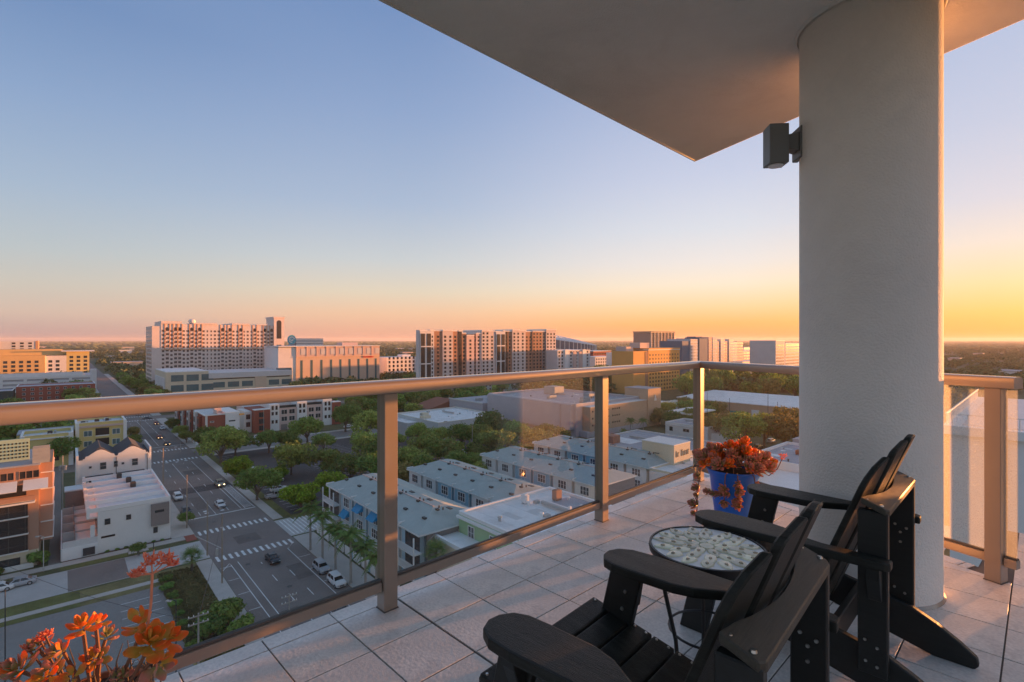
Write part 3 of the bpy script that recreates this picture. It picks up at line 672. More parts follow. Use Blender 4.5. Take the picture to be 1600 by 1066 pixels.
for k in range(26):                # dry twigs
    a = wpt(random.uniform(60,250), 1075, random.uniform(1.36,1.5)); b_ = a+Vector((random.uniform(-.08,.08), random.uniform(-.05,.05), random.uniform(.04,.12)))
    mb = MB(); mb.tube([tuple(a+Vector(o3)), tuple((a+b_)/2+Vector(o3)+Vector((random.uniform(-.01,.01),0,.01))), tuple(b_+Vector(o3))], [.0022,.002,.001], 5); mb.build('twig', M['trunk'], t)
# ================================================================ THE STREET AND THE GROUND
def sheet(name, ab, z, m, kind='structure', parent=None):
    mb = MB(); mb.add([S(a, b, z) for a, b in ab], [tuple(range(len(ab)))])
    o = mb.build(name, M[m], parent)
    me = o.data
    if me.polygons[0].normal.z < 0: me.flip_normals()
    if kind and not parent: o['kind'] = kind
    return o
def rect(a0, a1, b0, b1): return [(a0,b0),(a0,b1),(a1,b1),(a1,b0)]
def slab(name, a0, a1, b0, b1, m, h=.12):
    mb = MB(); mb.sbox(a0, a1, b0, b1, .0, h); return tag(mb.build(name, M[m]), kind='structure')
mb = MB(); mb.add([(-16000,-1500,0),(16000,-1500,0),(16000,15000,0),(-16000,15000,0)], [(0,1,2,3)]); tag(mb.build('ground', M['ground']), kind='structure')
sheet('road', rect(10, 1500, 21.3, 36.6), .02, 'asphalt')
sheet('road', rect(112.6, 123.4, -130, 21.3), .016, 'concrete_road')
sheet('asphalt_patch', rect(112.8, 123.2, .5, 8.8), .024, 'asphalt')
sheet('road', rect(214, 230, -260, 21.3), .016, 'asphalt'); sheet('road', rect(214, 229, 36.6, 330), .016, 'asphalt_lot')
sheet('road', rect(330, 342, -260, 21.3), .016, 'asphalt'); sheet('road', rect(330, 342, 36.6, 330), .016, 'asphalt')
sheet('driveway', rect(113.5, 125.5, 36.6, 46), .02, 'concrete_road')
sheet('driveway', rect(113.5, 125.5, 46, 150), .016, 'asphalt_dark')
sheet('parking_lot', rect(127.5, 211, 41, 112), .016, 'asphalt_dark')
sheet('parking_lot', rect(127.5, 178, 112, 160), .016, 'asphalt_dark')
sheet('parking_lot', rect(40, 105.3, -40, 12.6), .016, 'asphalt_lot')
sheet('alley', rect(128, 260, -2.2, -.5), .012, 'asphalt')
sheet('dry_lot', rect(60, 110.5, 12.6, 18.6), .012, 'dry_grass')
sheet('dry_lot', rect(104.8, 111.8, 2, 18.6), .010, 'dry_grass')
sheet('lawn', rect(108.6, 112.4, -60, 2.0), .03, 'grass'); sheet('lawn', rect(105.4, 107.0, -60, 2.0), .03, 'grass')
sheet('lawn', rect(123.7, 125.8, -.5, 14), .03, 'grass'); sheet('lawn', rect(128.2, 129.1, -.2, 17), .03, 'mulch')
sheet('lawn', rect(124, 127.4, 40.2, 150), .03, 'grass'); sheet('lawn', rect(127, 212, 38.8, 41), .03, 'grass')
slab('sidewalk', 107.1, 108.5, -60, 13, 'sidewalk', .06)
slab('sidewalk', 125.9, 128.1, -60, 21.2, 'sidewalk', .10)
slab('sidewalk', 20, 111.8, 18.7, 21.2, 'sidewalk'); slab('sidewalk', 128.2, 213, 17.1, 21.2, 'sidewalk'); slab('sidewalk', 231, 329, 17.1, 21.2, 'sidewalk'); slab('sidewalk', 343, 800, 17.1, 21.2, 'sidewalk')
slab('sidewalk', 20, 112.6, 36.7, 41.0, 'sidewalk'); slab('sidewalk', 126.5, 213, 36.7, 38.9, 'sidewalk'); slab('sidewalk', 231, 329, 36.7, 41, 'sidewalk'); slab('sidewalk', 343, 800, 36.7, 41, 'sidewalk')
slab('sidewalk', 211, 213.9, 41, 330, 'sidewalk'); slab('sidewalk', 229.1, 232, 41, 330, 'sidewalk')
sheet('curb_ramp', rect(124.2, 128.1, 19.2, 21.1), .125, 'brick')
# painted markings
def paint(items, name='road_marking', z=.032):
    mb = MB()
    for q in items: mb.add([S(a,b,z) for a,b in q], [(0,1,2,3)])
    o = mb.build(name, M['paint']); bm = bmesh.new(); bm.from_mesh(o.data)
    for f in bm.faces:
        if f.normal.z < 0: f.normal_flip()
    bm.to_mesh(o.data); bm.free(); return tag(o, kind='structure')
mk_ = []
for ac in (110.7, 127.9, 211.5, 232.3, 327.5, 344):
    b = 21.9
    while b < 36.3: mk_.append(rect(ac-1.35, ac+1.35, b, b+.48)); b += 1.12
for a in (139.0, 241.0): mk_.append(rect(a, a+.45, 21.8, 36.2))
def line(b, a0, a1, dash=None, w=.13):
    if not dash: mk_.append(rect(a0, a1, b-w/2, b+w/2)); return
    a = a0
    while a < a1: mk_.append(rect(a, min(a+dash[0], a1), b-w/2, b+w/2)); a += dash[0]+dash[1]
line(23.45, 40, 106.5); line(24.75, 40, 107); line(33.9, 40, 107.3)
for b in (28.0, 31.0): line(b, 40, 104, (3, 6)); 
for b in (24.6, 30.6): line(b, 141, 205, (3, 6))
line(27.6, 140, 206); line(33.2, 140, 206); line(28.2, 244, 326); line(31.6, 244, 326, (8, 3)); line(25, 244, 326, (3, 6))
mk_.append(rect(105.6,105.8,21.6,23.5)); mk_.append([(104.4,21.6),(104.5,21.8),(107.2,23.5),(107.1,23.3)])
for a in (99.4, 93.0, 86.5, 80.2, 74): mk_.append(rect(a, a+.13, 21.6, 23.4)); mk_.append(rect(a+2, a+2.13, 34.0, 36.3))
mk_.append([(107.3,33.9),(107.4,34.05),(110,35.9),(109.9,36.0)])
a = 140.5
while a < 165: mk_.append([(a,34.1),(a+.18,34.1),(a+.9,36.0),(a+.72,36.0)]); a += .62
line(34.05, 140, 165); line(36.05, 140, 165)
for a in (141.5,143.2): mk_ += [rect(a,a+.9,25.6,26.4), rect(a,a+.9,29,29.8)]
for a, b in ((234.5,27),(236,29.5),(237,32.5),(208.5,26),(207.6,28.8),(208,31.5)): mk_.append(rect(a,a+.9,b,b+.9))
b = 37.4
while b < 46: mk_.append(rect(114.2,124.6,b,b+.28)); b += .85
a = 66.
while a < 103: mk_.append(rect(a,a+.12,6.6,11.8)); a += 2.75
a = 66.
while a < 100: mk_.append(rect(a,a+.12,-12.5,-7.5)); a += 2.75
mk_.append(rect(62,104.6,-13.2,-12.9))
for b0 in (62, 78, 94, 110):
    a = 131.
    while a < 208: mk_.append(rect(a,a+.14,b0,b0+5)); a += 2.8
for b0 in (46.5,):
    a = 131.
    while a < 208: mk_.append(rect(a,a+.14,b0-4.5,b0)); a += 2.8
paint(mk_)
for q in ((163,169.5,21.6,36.4,'asphalt_dark'),(116,121,27,31.5,'asphalt_worn'),(92,99,30.9,33.6,'asphalt_worn'),(146,158,24.8,27.4,'asphalt_worn'),(184,192,28.4,33,'asphalt_worn'),(70,83,25,27.8,'asphalt_worn'),(262,280,24,33,'asphalt_worn')): sheet('asphalt_patch', rect(*q[:4]), .025, q[4])
for a, b in ((118.5,29.3),(134,26),(104.5,25.9),(151,31.7),(90.5,28.9)):
    mb = MB(); c_ = S(a,b,.034); mb.add([(c_[0]+.42*math.cos(k*math.pi/8), c_[1]+.42*math.sin(k*math.pi/8), c_[2]) for k in range(16)], [tuple(range(16))]); tag(mb.build('manhole_cover', M['metal_dark']), kind='structure')

# ================================================================ BUILDINGS
def bld(name, label, cat, a, b, group=None): return thing(name, label, cat, S(a, b, 0), 0, group)
def boxpart(nm, mt, par, *boxes, kind=None, bevel=0, **k):
    mb = MB()
    for q in boxes: mb.sbox(*q)
    return mb.build(nm, M[mt], par, kind=kind, bevel=bevel)
def hollow(par, a0, a1, b0, b1, h, wall, roof, par_h=.6, th=.35, roofname='roof', coping='fascia', pcol=None):   # walls, sunken flat roof, coping
    boxpart('wall', wall, par, (a0,a1,b0,b1,0,h-par_h))
    mb = MB(); z0, z1 = h-par_h, h
    mb.sbox(a0,a0+th,b0,b1,z0,z1); mb.sbox(a1-th,a1,b0,b1,z0,z1); mb.sbox(a0+th,a1-th,b0,b0+th,z0,z1); mb.sbox(a0+th,a1-th,b1-th,b1,z0,z1)
    mb.build('parapet', M[pcol or wall], par)
    mb = MB(); e = .06
    mb.sbox(a0-e,a0+th+e,b0-e,b1+e,z1,z1+.1); mb.sbox(a1-th-e,a1+e,b0-e,b1+e,z1,z1+.1); mb.sbox(a0+th+e,a1-th-e,b0-e,b0+th+e,z1,z1+.1); mb.sbox(a0+th+e,a1-th-e,b1-th-e,b1+e,z1,z1+.1)
    mb.build('coping', M[coping], par)
    boxpart(roofname, roof, par, (a0+th+.01,a1-th-.01,b0+th+.01,b1-th-.01,z0+.004,z0+.06))
    if a0 < 240:                                # vents, pipes, patches and seams of a used roof
        g = random.Random(int(a0*7+b0*13)); zr = z0+.062; area = (a1-a0)*(b1-b0)
        for k in range(int(min(14, 3+area/130))):
            a, b = g.uniform(a0+1.5, a1-1.5), g.uniform(b0+1.5, b1-1.5); r_ = g.uniform(.15,.55); hh = g.uniform(.3,1.1); q = g.choice(['ac_grey','metal_dark','white','ac_grey'])
            if g.random() < .5: mb = MB(); mb.lathe([(r_*.5,0),(r_*.5,hh*.8),(r_*.8,hh*.82),(r_*.7,hh)], 8, S(a,b,zr)); mb.build('vent_pipe', M[q], par)
            else: boxpart('roof_vent', q, par, (a-r_,a+r_,b-r_*1.3,b+r_*1.3,zr,zr+hh*.7))
        for k in range(int(min(7, 2+area/300))):
            a, b = g.uniform(a0+2, a1-4), g.uniform(b0+2, b1-4); boxpart('roof_patch', g.choice(['light_grey','grey_roof','white_roof']), par, (a,min(a1-1,a+g.uniform(1,5)),b,min(b1-1,b+g.uniform(1,4)),zr-.001,zr+.004+.002*k))
        n = int((b1-b0)/3.2)
        for k in range(1, n): boxpart('roof_seam', 'light_grey', par, (a0+th+.05,a1-th-.05,b0+k*(b1-b0)/n-.03,b0+k*(b1-b0)/n+.03,zr,zr+.018))
        boxpart('duct', 'ac_grey', par, (a0+(a1-a0)*.55,a0+(a1-a0)*.8,b0+(b1-b0)*.62,b0+(b1-b0)*.62+.6,zr+.25,zr+.8))
def win_a(par, a, b0, b1, z0, z1, frame='white', pane='window', bars=(1,1), fw=.10, stuff=None):   # a window on a wall facing down the street
    if stuff is not None: stuff.sbox(a-.05, a+.1, b0, b1, z0, z1); return
    mb = MB(); mb.sbox(a-.09,a+.05,b0,b1,z0,z0+fw); mb.sbox(a-.09,a+.05,b0,b1,z1-fw,z1); mb.sbox(a-.09,a+.05,b0,b0+fw,z0+fw,z1-fw); mb.sbox(a-.09,a+.05,b1-fw,b1,z0+fw,z1-fw)
    for i in range(1, bars[0]+0): 
        c = b0+(b1-b0)*i/bars[0]; mb.sbox(a-.08,a+.04,c-.05,c+.05,z0+fw,z1-fw)
    for i in range(1, bars[1]+0):
        c = z0+(z1-z0)*i/bars[1]; mb.sbox(a-.07,a+.03,b0+fw,b1-fw,c-.03,c+.03)
    w = mb.build('window', M[frame], par)
    boxpart('pane', pane, w, (a-.03,a+.02,b0+fw,b1-fw,z0+fw,z1-fw)); return w
def win_b(par, b, a0, a1, z0, z1, frame='white', pane='window', bars=(1,1), fw=.10, stuff=None):   # a window on a wall facing across the street (towards -b)
    if stuff is not None: stuff.sbox(a0, a1, b-.05, b+.1, z0, z1); return
    mb = MB(); mb.sbox(a0,a1,b-.09,b+.05,z0,z0+fw); mb.sbox(a0,a1,b-.09,b+.05,z1-fw,z1); mb.sbox(a0,a0+fw,b-.09,b+.05,z0+fw,z1-fw); mb.sbox(a1-fw,a1,b-.09,b+.05,z0+fw,z1-fw)
    for i in range(1, bars[0]):
        c = a0+(a1-a0)*i/bars[0]; mb.sbox(c-.06,c+.06,b-.08,b+.04,z0+fw,z1-fw)
    for i in range(1, bars[1]):
        c = z0+(z1-z0)*i/bars[1]; mb.sbox(a0+fw,a1-fw,b-.07,b+.03,c-.03,c+.03)
    w = mb.build('window', M[frame], par)
    boxpart('pane', pane, w, (a0+fw,a1-fw,b-.03,b+.02,z0+fw,z1-fw)); return w
def rooftop(par, items, m='ac_grey'):
    for (a, b, z, sa, sb, h) in items:
        mb = MB(); mb.sbox(a-sa/2,a+sa/2,b-sb/2,b+sb/2,z+.25,z+h); mb.sbox(a-sa/2+.1,a-sa/2+.25,b-sb/2,b+sb/2,z,z+.25); mb.sbox(a+sa/2-.25,a+sa/2-.1,b-sb/2,b+sb/2,z,z+.25)
        mb.sbox(a-sa*.35,a+sa*.35,b-sb*.35,b+sb*.35,z+h,z+h+.12); mb.build('roof_unit', M[m], par)

# ---- salmon apartment block, far left
a0 = 130.3; t = bld('apartment_building', 'salmon stucco apartment block with dark glazed balconies and mint rooftop screen at left edge', 'building', a0, -12)
boxpart('wall', 'salmon', t, (a0,a0+18,-34,-3.5,3.0,18.6)); boxpart('base_wall', 'cream', t, (a0-.05,a0+18,-34,-3.5,0,2.99)); boxpart('roof', 'grey_roof', t, (a0-.2,a0+18,-34.2,-3.3,18.61,18.9))
for z0 in (3.2, 6.35, 9.5):
    boxpart('balcony_slab', 'offwhite', t, (a0-.55,a0-.005,-34,-4.9,z0-.2,z0))
    f = boxpart('balcony_glazing', 'window_dark', t, (a0-.30,a0-.006,-34,-5.0,z0+.002,z0+2.75))
    mb = MB()
    for k in range(14): mb.sbox(a0-.36,a0-.301,-34+2.2*k,-33.9+2.2*k,z0+.002,z0+2.75)
    mb.sbox(a0-.36,a0-.301,-34,-5.0,z0+1.0,z0+1.06); mb.build('mullion', M['metal_dark'], f)
boxpart('balcony_slab', 'offwhite', t, (a0-.55,a0-.005,-34,-4.9,12.3,12.55))
boxpart('terrace_opening', 'window_dark', t, (a0-.06,a0-.005,-34,-5.2,13.3,15.3)); boxpart('terrace_wall', 'salmon', t, (a0-1.5,a0-1.3,-34,-4.0,12.56,13.35)); boxpart('terrace_floor', 'offwhite', t, (a0-1.5,a0-.01,-34,-4.0,12.0,12.299))
mb = MB()
for k in range(3): mb.hexa([S(a0-2.4,-14+k*4.2,14.6),S(a0-2.4,-10.6+k*4.2,14.6),S(a0-.02,-10.6+k*4.2,16.0),S(a0-.02,-14+k*4.2,16.0),S(a0-2.4,-14+k*4.2,14.7),S(a0-2.4,-10.6+k*4.2,14.7),S(a0-.02,-10.6+k*4.2,16.1),S(a0-.02,-14+k*4.2,16.1)])
mb.build('awning', M['offwhite'], t)
for k in range(7): win_a(t, a0, -8.2-3.4*k+2.0, -5.6-3.4*k+2.2, 16.3, 17.8, 'salmon', 'window_dark', (3,1))
win_a(t, a0-.05, -9.2, -6.0, .6, 2.1, 'metal_dark', 'window', (2,1))
boxpart('side_wing', 'salmon', t, (a0+1.2,a0+16,-3.49,-1.6,4.0,18.7))
for z in (4.4,7.5,10.6,13.7,16.8): boxpart('wing_band', 'offwhite', t, (a0+1.0,a0+16.2,-3.3,-1.45,z,z+.18))
boxpart('roof_screen', 'mint', t, (a0+5.5,a0+6,-34,-5,18.91,23.0)); boxpart('roof_house', 'mint', t, (a0+6.01,a0+14,-34,-14,18.91,24.3))
mb = MB()
for i in range(16):
    for j in range(5): mb.sbox(a0+5.46,a0+5.505,-13.2+i*.52,-12.95+i*.52,19.4+j*.65,19.7+j*.65)
mb.build('screen_hole', M['window_dark'], t, kind='stuff')
mb = MB()
for k in range(5): mb.sbox(a0+.3+.9*k,a0+.36+.9*k,-4.4,-2.0,18.9,21.6)
for z in (19.6,20.3,21.0,21.6): mb.sbox(a0+.3,a0+4,-2.05,-1.99,z,z+.06); mb.sbox(a0+.3,a0+.36,-4.4,-2.0,z,z+.06)
mb.build('stair_screen', M['ac_grey'], t)
boxpart('hedge_wall', 'offwhite', t, (a0-.9,a0-.7,-34,-4.2,0,.9))

# ---- white flat roofed town houses
a0, a1, b0, b1, h = 129.2, 159.2, 5.0, 17.0, 8.7
t = bld('townhouse_row', 'white flat-roofed modern town houses with stepped courtyards at the street corner', 'building', a0, 11)
boxpart('wall', 'offwhite', t, (a0,a1,b0,b1,0,h-.6)); boxpart('roof', 'membrane', t, (a0+.3,a1-.3,b0+.3,b1-.3,h-.599,h-.55))
for k in range(6):
    a = a0+k*5.94
    boxpart('party_wall', 'white', t, (a,a+.3,b0-1.2,b1-.31,h-.548,h+.25)); boxpart('post_cap', 'white', t, (a-.05,a+.45,b0-1.7,b0-1.21,h-1.6,h+.55))
boxpart('parapet', 'white', t, (a0,a1+.3,b1-.3,b1+.003,h-.599,h+.3))
for k in range(5):
    a = a0+.4+k*5.94
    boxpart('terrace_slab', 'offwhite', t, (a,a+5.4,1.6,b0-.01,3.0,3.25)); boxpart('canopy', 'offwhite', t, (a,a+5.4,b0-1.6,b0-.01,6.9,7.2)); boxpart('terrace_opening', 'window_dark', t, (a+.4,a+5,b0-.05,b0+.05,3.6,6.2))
    boxpart('privacy_wall', 'light_grey', t, (a-.32,a-.08,-.2,b0-.01,0,3.4+.15*k)); boxpart('courtyard_floor', 'sidewalk', t, (a-.06,a+5.5,-.2,b0-.01,.01,.08))
    boxpart('terrace_screen', 'taupe', t, (a,a+5.4,1.55,1.7,3.26,4.1))
boxpart('garden_wall', 'white', t, (a0-.3,a0-.05,-.3,b0,0,2.3)); boxpart('garden_wall', 'white', t, (a0-.04,a1,-.45,-.25,0,2.3))
boxpart('rear_block', 'taupe', t, (a1-4.5,a1+.2,.2,b0-.02,0,7.2)); boxpart('rear_roof', 'membrane', t, (a1-4.6,a1+.3,.1,b0-.03,7.21,7.5))
bx0, bz0 = FA(226,790,a0); bx1, bz1 = FA(263,822,a0)
bay = boxpart('bay', 'taupe', t, (a0-.7,a0-.004,13.6,16.7,3.4,7.9)); boxpart('slit_window', 'window', bay, (a0-.74,a0-.701,14.2,15.8,6.1,6.6))
for px, py, w, hh in ((168,815,.9,1.15),(201,808,.8,1.0),(243,828,.75,1.2)):
    bb, zz = FA(px,py,a0); win_a(t, a0, bb-w/2, bb+w/2, zz-hh/2, zz+hh/2, 'metal_dark', 'window', (1,2), .07)
bb, zz = FA(169,838,a0); boxpart('slit_window', 'window_dark', t, (a0-.03,a0+.05,bb-1.1,bb+1.1,zz-.2,zz+.2))
boxpart('wall_joint', 'light_grey', t, (a0-.006,a0+.02,b0,b1,3.0,3.03)); boxpart('drain_chute', 'white', t, (a0+.5,a0+.9,b0-1.1,b0-.4,1.5,5.6))
rooftop(t, [(a1-1.6,b0+5.2,h-.55,1,1,1.1),(a1-7.5,b0+6.6,h-.55,1,1,1.1),(a1-13,b0+7.0,h-.55,1,1,1.1)], 'metal_dark')
bb, zz = FA(139,864,a0-.3); boxpart('utility_cabinet', 'sign_dark', t, (a0-.6,a0-.32,bb-.9,bb+.9,.3,1.7))

# ---- gabled pair of white town houses
a0 = 168.; t = bld('townhouse_pair', 'pair of white stucco town houses with two curved gables and dark roof', 'building', a0, 10)
b0, b1, h = 2.8, 17.4, 11.6
boxpart('wall', 'white', t, (a0,a0+13,b0,b1,0,h))
fn = lambda q, z, d: S(a0+d, q, z)
for c in (7.0, 13.6):
    g = [(c-3.4,h+.003),(c+3.4,h+.003),(c+3.4,h+.25),(c+3.0,h+.3),(c+2.85,h+.85),(c+2.3,h+.95),(c+1.2,h+1.75),(c+.5,h+2.15),(c,h+2.25),(c-.5,h+2.15),(c-1.2,h+1.75),(c-2.3,h+.95),(c-2.85,h+.85),(c-3.0,h+.3),(c-3.4,h+.25)]
    mb = MB(); mb.prism(g, fn, -.12, .25); mb.build('gable', M['white'], t)
    rf = [(c-3.6,h+.01),(c+3.6,h+.01),(c+3.6,h+.2),(c,h+2.9),(c-3.6,h+.2)]
    mb = MB(); mb.prism(rf, fn, .26, 13.2); mb.build('roof', M['dark_roof'], t)
    boxpart('porch_roof', 'dark_roof', t, (a0-1.3,a0-.005,c-3.3,c+2.6,7.2,7.45)); 
    for q in (-2.2,-1.2,-.2,.8): boxpart('porch_opening', 'window_dark', t, (a0-.03,a0+.05,c+q,c+q+.75,5.4,7.0))
    win_a(t, a0, c-.1, c+1.3, 8.7, 10.6, 'light_grey', 'window', (1,2)); win_a(t, a0, c-2.3, c-1.6, 9.3, 10.0, 'light_grey', 'window'); 
    boxpart('downpipe', 'metal_dark', t, (a0-.1,a0-.003,c+3.2,c+3.32,2,h-.1))
win_a(t, a0, 10.6-.9, 10.6-.05+.1, 8.9, 10.6, 'light_grey', 'window', (1,2))
boxpart('side_parapet', 'white', t, (a0-.2,a0+13,b0-.5,b0-.005,0,h+1.3)); boxpart('side_parapet', 'white', t, (a0+.3,a0+13,b1+.005,b1+.4,0,h+1.6)); boxpart('roof', 'dark_roof', t, (a0+.3,a0+13,b0+.02,b1-.02,h+.005,h+.25))

# ---- yellow apartments
a0 = 232.; t = bld('apartment_building', 'yellow apartment building with white parapets, tall palms before it, left of the street', 'building', a0, 4)
hollow(t, a0, a0+16, 3.0, 17.0, 13.0, 'yellow', 'membrane', 1.0, .5, coping='white'); hollow(t, a0-5, a0+8, -10.5, 2.4, 10.9, 'yellow', 'membrane', 1.0, .5, 'roof', 'white')
boxpart('pilaster', 'white', t, (a0-.35,a0-.005,3.0,4.0,0,13.0)); boxpart('pilaster', 'white', t, (a0-.35,a0-.005,16.2,17.2,0,13.0)); boxpart('pilaster', 'white', t, (a0-5.35,a0-5.005,-10.6,-9.5,0,10.9)); boxpart('pilaster', 'white', t, (a0-5.35,a0-5.005,1.2,2.45,0,10.9))
boxpart('cornice', 'pink', t, (a0-.5,a0-.004,4.01,16.19,11.3,12.0)); boxpart('cornice', 'white', t, (a0-5.5,a0-5.004,-9.49,1.19,9.5,9.9))
for z in (1.0, 4.6, 8.2):
    for q in (5.2, 13.0): win_a(t, a0, q, q+2.3, z, z+2.0, 'white', 'window_teal', (2,1))
    o = boxpart('balcony', 'window_dark', t, (a0-.06,a0+.06,8.4,12.2,z-.2,z+2.6)); boxpart('railing', 'white', o, (a0-.12,a0-.065,8.4,12.2,z-.25,z+.1))
arch = [(-5.5,3.0)]+[(-3.4+2.2*math.cos(math.pi*k/10+math.pi)*-1*-1, 4.4+2.2*math.sin(math.pi*k/10)) for k in range(11)]+[(-1.2,3.0)]
mb = MB(); mb.prism([(-5.6,2.0)]+[(-3.4-2.2*math.cos(math.pi*k/10), 4.6+2.2*math.sin(math.pi*k/10)) for k in range(11)]+[(-1.2,2.0)], lambda q, z, d: S(a0-5+d, q, z), -.08, .05); mb.build('arched_opening', M['window_dark'], t)
rooftop(t, [(a0+1,-3.5,9.96,1.3,1.3,1.2),(a0+6,9,12.06,1.3,1.3,1.2),(a0+8,12,12.06,1,1,1)], 'metal_dark')
boxpart('rear_wing', 'yellow', t, (a0+8.1,a0+20,-12,2.9,0,9.5)); boxpart('rear_roof', 'grey_roof', t, (a0+8.0,a0+20,-12,2.9,9.51,9.9))

# ---- red brick office and its dark neighbour
a0 = 475.; t = bld('brick_building', 'long low red brick building with white coping beyond the railing at left', 'building', a0, 0)
hollow(t, a0, a0+25, -24, 17, 10.5, 'brick', 'grey_roof', .6, .5, coping='white')
for i in range(9):
    for z in (1.2, 4.6, 7.6): win_a(t, a0, -21+i*4.2, -19.3+i*4.2, z, z+1.7, 'white', 'window', (2,1))
t = bld('low_building', 'dark teal low building with grey roof left of the red brick building', 'building', 462, -40)
hollow(t, 462, 486, -62, -25, 9.0, 'teal_dark', 'grey_roof', .5, .5); boxpart('penthouse', 'white', t, (466,476,-58,-50,8.6,11.5))
# ---- white parking garage
a0 = 560.; t = bld('parking_garage', 'white parking garage with open decks and pale columns at far left', 'building', a0, -20)
boxpart('deck', 'grey_wall', t, (a0+.5,a0+60,-95,19.5,.0,11.4)); boxpart('roof_deck', 'sand', t, (a0+6,a0+59,-95,14,11.41,11.6))
for z in (.3, 3.6, 7.0, 10.4): boxpart('parapet_band', 'white', t, (a0,a0+.45,-95,20,z,z+1.9))
for k in range(9): boxpart('pier', 'white', t, (a0-.4,a0-.01,-92+k*13.6,-90+k*13.6,0,13.4))
boxpart('stair_tower', 'offwhite', t, (a0-.3,a0+8,17,21,0,17)); boxpart('roof_wall', 'offwhite', t, (a0+8,a0+9,-40,12,11.61,15))
# ---- orange and white apartments
a0 = 690.; t = bld('apartment_building', 'orange and white apartment building with overhanging eaves above the white garage', 'building', a0, -20)
segs = [(-130,-95,'ochre',26),(-95,-84,'brown_orange',26),(-84,-46,'offwhite',25),(-46,-14,'ochre',26.5),(-14,2,'offwhite',26),(2,20,'yellow',30)]
ws = MB()
for q0, q1, c, hh in segs:
    boxpart('wall', c, t, (a0-(2 if c=='ochre' else 0),a0+22,q0+.01,q1-.01,0,hh)); q = q0+2.5
    while q < q1-3:
        for z in range(3, int(hh-3), 4): ws.sbox(a0-2.08 if c=='ochre' else a0-.08, a0+.1, q, q+2.8, z, z+2.5)
        q += 5.5
ws.build('window', M['window'], t, kind='stuff')
boxpart('eave', 'offwhite', t, (a0-4,a0+24,-2,24,30.01,30.9)); boxpart('upper_floor', 'ochre', t, (a0+4,a0+30,-60,-1,26.6,32.5)); boxpart('eave', 'brown_orange', t, (a0-3,a0+20,-131,-92,26.01,26.9)); boxpart('roof', 'offwhite', t, (a0+2,a0+40,-90,-62,26,29.5))
# ---- grey white block behind
a0 = 950.; t = bld('apartment_building', 'pale grey slab block with dark grey stair shaft at the far left horizon', 'building', a0, -80)
boxpart('wall', 'light_grey', t, (a0,a0+25,-190,-29,0,40)); boxpart('stair_shaft', 'taupe', t, (a0-2,a0-.01,-84,-64,0,42.5)); boxpart('end_wall', 'condo_orange', t, (a0-.3,a0+25,-28.9,-26,0,40.5)); ws = MB()
for q in (-120,-100,-92,-52,-44,-36):
    for z in range(20, 38, 4): ws.sbox(a0-.1,a0+.1,q,q+3.5,z,z+2.4)
ws.build('window', M['window_dark'], t, kind='stuff')

# ---- tall tan condominium tower
a0 = 500.; bL = 59.3; bR, _ = FA(427,510,a0); bT, _ = FA(443,510,a0); zt = 55.0
t = bld('condo_tower', 'tall tan condominium tower with arched balcony bays, taller shaft at its right end', 'building', a0, 100)
boxpart('wall', 'condo', t, (a0,a0+40,bL,bR,0,zt)); boxpart('end_tower', 'condo', t, (a0-2,a0+22,bR+.01,bT,0,zt+7)); boxpart('tower_cap', 'condo', t, (a0-2.6,a0+22.6,bR-.6,bT+.6,zt+7.01,zt+8.2)); boxpart('side_wall', 'condo', t, (a0+.2,a0+40,bL-6,bL-.01,0,zt-2))
mb = MB(); N_ = 30; wd = (bR-bL)/N_; col_kind = 'ybyobyybybywwyybybyybwywbyybyb'
pil = MB(); bal = MB(); arc = MB(); sl_ = MB()
for i in range(N_):
    c = bL+(i+.5)*wd; kd = col_kind[i]
    for f_ in range(16):
        z = 2.2+f_*3.3
        if z > zt-3.5: continue
        if kd == 'b' or kd == 'o':
            bal.sbox(a0-.06,a0+.1,c-wd*.36,c+wd*.36,z,z+2.3); sl_.sbox(a0-.45,a0-.065,c-wd*.39,c+wd*.39,z-.35,z+.55)
        elif kd == 'w': mb.sbox(a0-.06,a0+.1,c-.5,c+.5,z,z+1.6)
        else: mb.sbox(a0-.06,a0+.1,c-.8,c+.8,z,z+1.6)
    if kd == 'b' or kd == 'o':
        arc.prism([(c-wd*.4,zt-5.2)]+[(c-wd*.4*math.cos(math.pi*k/8), zt-4.2+1.5*math.sin(math.pi*k/8)) for k in range(9)]+[(c+wd*.4,zt-5.2)], lambda q, z, d: S(a0+d,q,z), -.09, .05)
        for s_ in (-1, 1): pil.sbox(a0-.25,a0-.005,c+s_*wd*.58-.3,c+s_*wd*.58+.3,zt*.62,zt)
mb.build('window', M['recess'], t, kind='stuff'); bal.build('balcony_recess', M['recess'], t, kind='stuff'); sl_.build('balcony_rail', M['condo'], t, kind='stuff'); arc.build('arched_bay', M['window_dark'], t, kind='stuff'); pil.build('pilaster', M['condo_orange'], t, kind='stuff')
cor = MB()
for i0, i1, dz in ((0,5,2.2),(8,14,1.2),(18,23,1.4),(25,29,.8)): cor.sbox(a0-.8,a0+39,bL+i0*wd,bL+i1*wd,zt+.01,zt+dz)
cor.build('roof_parapet', M['condo'], t); boxpart('cornice', 'condo_orange', t, (a0-.7,a0-.003,bL,bR,zt*.62-.5,zt*.62-.01))
c = (bR+bT)/2; mb = MB(); mb.prism([(c-2,zt-12),(c+2,zt-12),(c+2,zt+3)]+[(c+2*math.cos(math.pi*k/8), zt+3+2*math.sin(math.pi*k/8)) for k in range(1,8)]+[(c-2,zt+3)], lambda q, z, d: S(a0-2+d,q,z), -.09, .05)
for f_ in range(11): mb.sbox(a0-2.08,a0-1.9,c-2,c+2,2.2+f_*3.3,4.4+f_*3.3)
mb.build('tall_window', M['window_dark'], t)
mb = MB()
